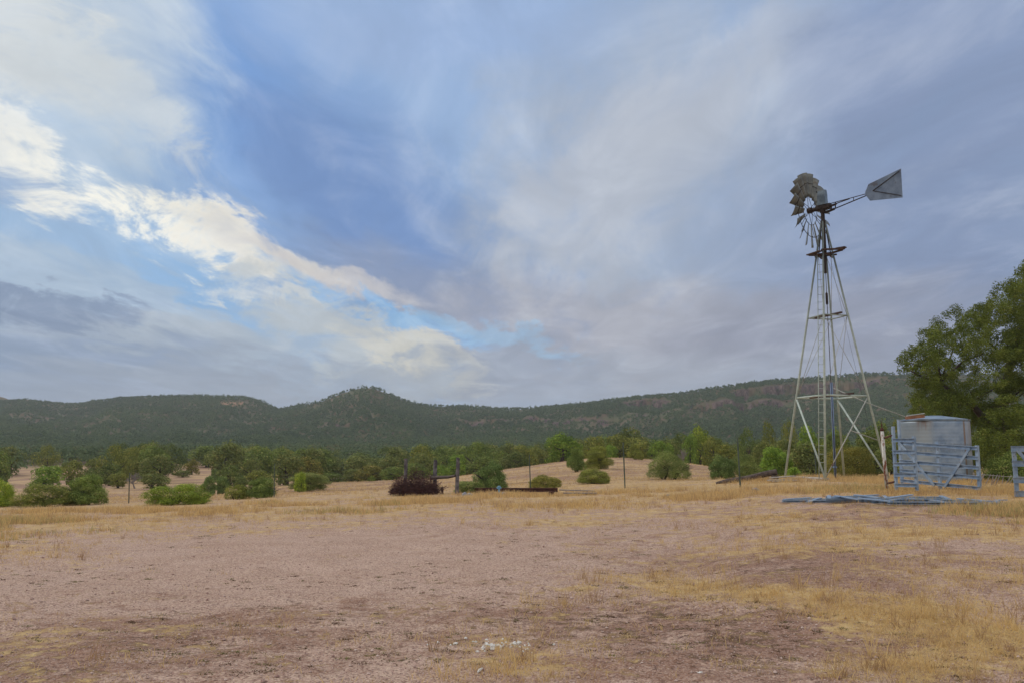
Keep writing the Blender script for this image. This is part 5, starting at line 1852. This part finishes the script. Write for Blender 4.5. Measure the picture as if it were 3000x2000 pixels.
def build_grass():
    rng = np.random.default_rng(31)
    Vs, Ts = [], []
    # tall belt
    x, y, z, u, v = sample_yard(rng, 90000, 15.5, 43)
    dry, dark, pad = ground_masks(x, y, u, v)
    ngh = fbm(x * .55, y * .55, 61, 4)
    rim = np.interp(u, [-200, 0, 300, 600, 900, 1200, 1500, 1800, 2100, 2400, 2700, 3000, 3400], [1600, 1575, 1545, 1525, 1505, 1490, 1478, 1478, 1470, 1450, 1475, 1540, 1560])
    core = sstep(-v, -rim - 25, -rim + 14)
    red = np.exp(-(((u - 2080) / 270) ** 2 + ((v - 1432) / 17) ** 2)) + np.exp(-(((u - 560) / 120) ** 2 + ((v - 1512) / 12) ** 2))
    ymax = np.interp(u, [0, 600, 1000, 1500, 2000, 2300, 3000], [28, 28, 31, 33, 30, 34, 34])
    core = core * sstep(-y, -ymax - 3, -ymax)
    pile = (u > 2270) & (u < 2960) & (v > 1452) & (v < 1492)
    core = core * np.where(pile, .12, 1.0)
    keep = rng.random(len(x)) < np.clip(core * (.36 + 2.4 * ngh) - .6 * red, 0, 1)
    x, y, ngh, u, v = x[keep], y[keep], ngh[keep], u[keep], v[keep]
    k = 7
    xx, yy = np.repeat(x, k) + rng.normal(size=len(x) * k) * .07, np.repeat(y, k) + rng.normal(size=len(x) * k) * .07
    hs = np.repeat(rng.uniform(.04, .18, len(x)) * (1 + 1.2 * ngh), k) * rng.uniform(.5, 1.1, len(x) * k)
    Vs.append(blades(xx, yy, hs, rng.uniform(.006, .013, len(xx)), rng.uniform(.1, .6, len(xx)), rng))
    tt = np.clip(np.repeat(rng.normal(.38, .25, len(x)) + ngh * .3, k) + rng.normal(size=len(xx)) * .1, 0, .75)
    grn = np.repeat((fbm(x * .2, y * .2, 66, 3) > .26) & (rng.random(len(x)) < .3), k)
    Ts.append(np.where(grn, 1.0, tt))
    # short sparse growth over the yard and the pasture
    x, y, z, u, v = sample_yard(rng, 120000, 6.0, 95)
    dry, dark, pad = ground_masks(x, y, u, v)
    ngh = fbm(x * .8, y * .8, 62, 4)
    keep = rng.random(len(x)) < np.clip((dry * 1.0 + pad * .8) * (.6 + 1.4 * ngh), 0, 1)
    x, y, ngh = x[keep], y[keep], ngh[keep]
    k = 5
    xx, yy = np.repeat(x, k) + rng.normal(size=len(x) * k) * .05, np.repeat(y, k) + rng.normal(size=len(x) * k) * .05
    hs = np.repeat(rng.uniform(.03, .10, len(x)), k) * rng.uniform(.5, 1.2, len(xx)) * np.where(yy > 40, 1.6, 1.0)
    Vs.append(blades(xx, yy, hs, rng.uniform(.003, .007, len(xx)) * np.where(yy > 40, 2.0, 1.0), rng.uniform(.4, 1.3, len(xx)), rng))
    Ts.append(np.clip(np.repeat(rng.normal(.4, .22, len(x)), k), 0, .78))
    # scattered tussocks with taller bent stalks
    x, y, z, u, v = sample_yard(rng, 5200, 6.0, 34)
    dry, dark, pad = ground_masks(x, y, u, v)
    keep = rng.random(len(x)) < np.clip((dry - .15) * .55, 0, .4)
    x, y = x[keep], y[keep]
    k = 22
    big = np.repeat(rng.uniform(.4, 1.25, len(x)), k)
    xx, yy = np.repeat(x, k) + rng.normal(size=len(x) * k) * .045 * big, np.repeat(y, k) + rng.normal(size=len(x) * k) * .045 * big
    Vs.append(blades(xx, yy, rng.uniform(.06, .26, len(xx)) * big, rng.uniform(.003, .007, len(xx)), rng.uniform(.2, .9, len(xx)), rng))
    Ts.append(np.clip(np.repeat(rng.normal(.35, .3, len(x)), k), 0, .78))
    V, T = np.concatenate(Vs), np.concatenate(Ts)
    me = raw_mesh('grass', V, 3, {'tint': np.repeat(T, 9)})
    tag(link('grass', me, M['grass']), 'dry straw-coloured grass along the rim of the yard', 'grass', kind='stuff')
    # flattened straw in the yard
    x, y, z, u, v = sample_yard(rng, 90000, 5.2, 12.5, 1200, 3120)
    dry, dark, pad = ground_masks(x, y, u, v)
    ngh = fbm(x * 1.3, y * 1.3, 64, 4)
    keep = rng.random(len(x)) < np.clip((dry - .25) * 1.4 * (.6 + 1.6 * ngh), 0, 1)
    x, y = x[keep], y[keep]
    k = 3
    xx, yy = np.repeat(x, k) + rng.normal(size=len(x) * k) * .04, np.repeat(y, k) + rng.normal(size=len(x) * k) * .04
    hs = rng.uniform(.05, .16, len(xx))
    V = blades(xx, yy, hs, rng.uniform(.003, .006, len(xx)), rng.uniform(.8, 1.1, len(xx)), rng, .82)
    T = np.clip(rng.normal(.5, .3, len(xx)), 0, 1.05)
    me = raw_mesh('straw', V, 3, {'tint': np.repeat(T, 9)})
    tag(link('straw', me, M['straw']), 'flattened yellow straw scattered over the gravel yard', 'straw', kind='stuff')
    # low weeds: small dark green and brown mats on the gravel
    Vs, Ts = [], []
    x, y, z, u, v = sample_yard(rng, 3600, 5.4, 20)
    sel = (rng.random(len(x)) < .34) & (fbm(x * .5, y * .5, 69, 3) > -.05)
    x, y = x[sel], y[sel]
    for i in range(len(x)):
        r = rng.uniform(.012, .07) * (2.2 if rng.random() < .10 else 1)
        q = int(60 * r / .06)
        a, rr = rng.uniform(0, 6.28, q), r * rng.random(q) ** .8 * (1 + .5 * rng.normal(size=q))
        px_, py_ = x[i] + rr * np.cos(a) * 1.5, y[i] + rr * np.sin(a)
        Vs.append(blades(px_, py_, rng.uniform(.006, .026, q), rng.uniform(.005, .016, q), rng.uniform(.8, 2.4, q), rng))
        Ts.append(np.clip(np.full(q, rng.choice([.1, .1, .3, .6, 1.0])) + rng.normal(size=q) * .1, 0, 1.05))
    V, T = np.concatenate(Vs), np.concatenate(Ts)
    me = raw_mesh('weeds', V, 3, {'tint': np.repeat(T, 9)})
    tag(link('weeds', me, M['weed']), 'small flat weeds dotted over the gravel', 'weeds', kind='stuff')
    # loose pebbles
    n = 30000
    x, y, z, u, v = sample_yard(rng, n, 5.2, 16)
    r = rng.uniform(.003, .008, n) * np.where(rng.random(n) < .05, rng.uniform(1.5, 3.0, n), 1.0)
    oc = np.array([[1, 0, 0], [-1, 0, 0], [0, 1, 0], [0, -1, 0], [0, 0, .7], [0, 0, -.7]])
    fc = np.array([[0, 2, 4], [2, 1, 4], [1, 3, 4], [3, 0, 4], [2, 0, 5], [1, 2, 5], [3, 1, 5], [0, 3, 5]])
    a = rng.uniform(0, 6.28, n)
    ca, sa_ = np.cos(a), np.sin(a)
    jit = oc[None] * (1 + rng.normal(size=(n, 6, 3)) * .2)
    P = np.stack([jit[:, :, 0] * ca[:, None] - jit[:, :, 1] * sa_[:, None], jit[:, :, 0] * sa_[:, None] + jit[:, :, 1] * ca[:, None], jit[:, :, 2]], -1) * r[:, None, None]
    P += np.stack([x, y, z + r * .3], 1)[:, None]
    Fx = (fc[None] + (np.arange(n) * 6)[:, None, None]).reshape(-1, 3)
    me = raw_mesh('gravel', P.reshape(-1, 3), 3, {'tint': np.repeat(rng.random(n), 6)}, False, Fx)

    def pbm(N, setp):
        t = N('ShaderNodeAttribute', attribute_name='tint').outputs['Fac']
        c = N.mix(t, S(140, 108, 98), S(206, 184, 174))
        setp(Base_Color=c, Roughness=.95)
    tag(link('gravel', me, mat('pebble', pbm)), 'loose pinkish pebbles strewn over the yard', 'gravel', kind='stuff')


build_grass()


def build_stones():
    rnd = random.Random(17)
    grp = 'white stones on the gravel'

    def put(u, v, px_r, lab, name='stone', flat=.7):
        y = H0 * F / (v - 1320)
        for _ in range(4):
            x = (u - 1500) / F * y * 1.0
            z = gz(x, y)
            uu, vv = proj(x, y, z)
            y *= 1 + (vv - v) / (v - 1320) * 1.0
            x += (u - uu) / F * y
        r = px_r / F * y
        o = rock_obj(name, rnd, r, M['stone'], (x, y, gz(x, y) + r * .3), flat)
        tag(o, lab, 'stone', grp)
    put(1253, 1888, 4.6, 'outermost white stone lying alone farthest from the pile, towards the yard middle')
    put(1282, 1882, 5.4, 'white stone second from the outermost one, away from the pile')
    put(1320, 1889, 4, 'tiny white stone beside the angular greyish stone')
    put(1334, 1887, 7.5, 'angular greyish-white stone apart from the pile')
    put(1364, 1869, 4.6, 'white stone behind the rest, next to a rust-brown speck')
    put(1386, 1879, 4.0, 'first of two small white stones just before the pile')
    put(1394, 1880, 4.2, 'second of two small white stones just before the pile')
    put(1624, 1888, 5.6, 'single white stone alone on the far side of the pile')
    put(1618, 1898, 2.6, 'white stone chip below the single stone past the pile')
    put(1398, 1908, 4.6, 'white stone in front of the pile at its thin end')
    put(1420, 1907, 3.6, 'small white stone in front of the pile, second along')
    put(1354, 1930, 3.2, 'tiny white stone nearest the camera')
    put(1559, 1912, 3.0, 'tiny white stone in front of the pile at its thick end')
    lab = 'white chalky stone in the small low pile on the gravel'
    for k in range(62):
        u = rnd.uniform(1412, 1552)
        v = 1888 + rnd.gauss(0, 6) + (4 if rnd.random() < .3 else 0)
        put(u, v, rnd.uniform(2.2, 5.2) if rnd.random() < .85 else rnd.uniform(5, 8), lab)
    # curved white chip
    y = H0 * F / (1942 - 1320)
    x = (1408 - 1500) / F * y
    z = gz(x, y) + .008
    m = MB().tube([(x - .012, y - .03, z), (x, y, z + .006), (x + .022, y + .05, z + .01)], [.006, .011, .005], 6)
    tag(m.build('bone', M['stone'], origin=(x, y, z)), 'slim curved white bone in front of the stone pile', 'bone')
    y = H0 * F / (1945 - 1320)
    x = (2030 - 1500) / F * y
    o = rock_obj('stone', rnd, .022, M['stone'], (x, y, gz(x, y) + .004), .35)
    tag(o, 'flat white stone alone on the open gravel, far from the pile', 'stone', grp)


build_stones()


def build_haze():
    m = MB()
    x0, x1, y0, y1, z0, z1 = -1720, 1720, -1720, 1720, -80, 110
    m.add([(x0, y0, z0), (x1, y0, z0), (x1, y1, z0), (x0, y1, z0), (x0, y0, z1), (x1, y0, z1), (x1, y1, z1), (x0, y1, z1)],
          [(3, 2, 1, 0), (4, 5, 6, 7), (0, 1, 5, 4), (1, 2, 6, 5), (2, 3, 7, 6), (3, 0, 4, 7)])
    hm = bpy.data.materials.new('haze')
    hm.use_nodes = True
    N = Nodes(hm.node_tree)
    vol = N('ShaderNodeVolumePrincipled', {'Color': (.90, .95, 1.0, 1), 'Density': HAZE, 'Anisotropy': 0.1})
    o = N('ShaderNodeOutputMaterial')
    hm.node_tree.links.new(vol.outputs[0], o.inputs['Volume'])
    hz_ = m.build('haze', hm)
    tag(hz_, 'thin bluish air between the yard and the far hills', 'haze', kind='stuff')


HAZE = 0.00022
build_haze()
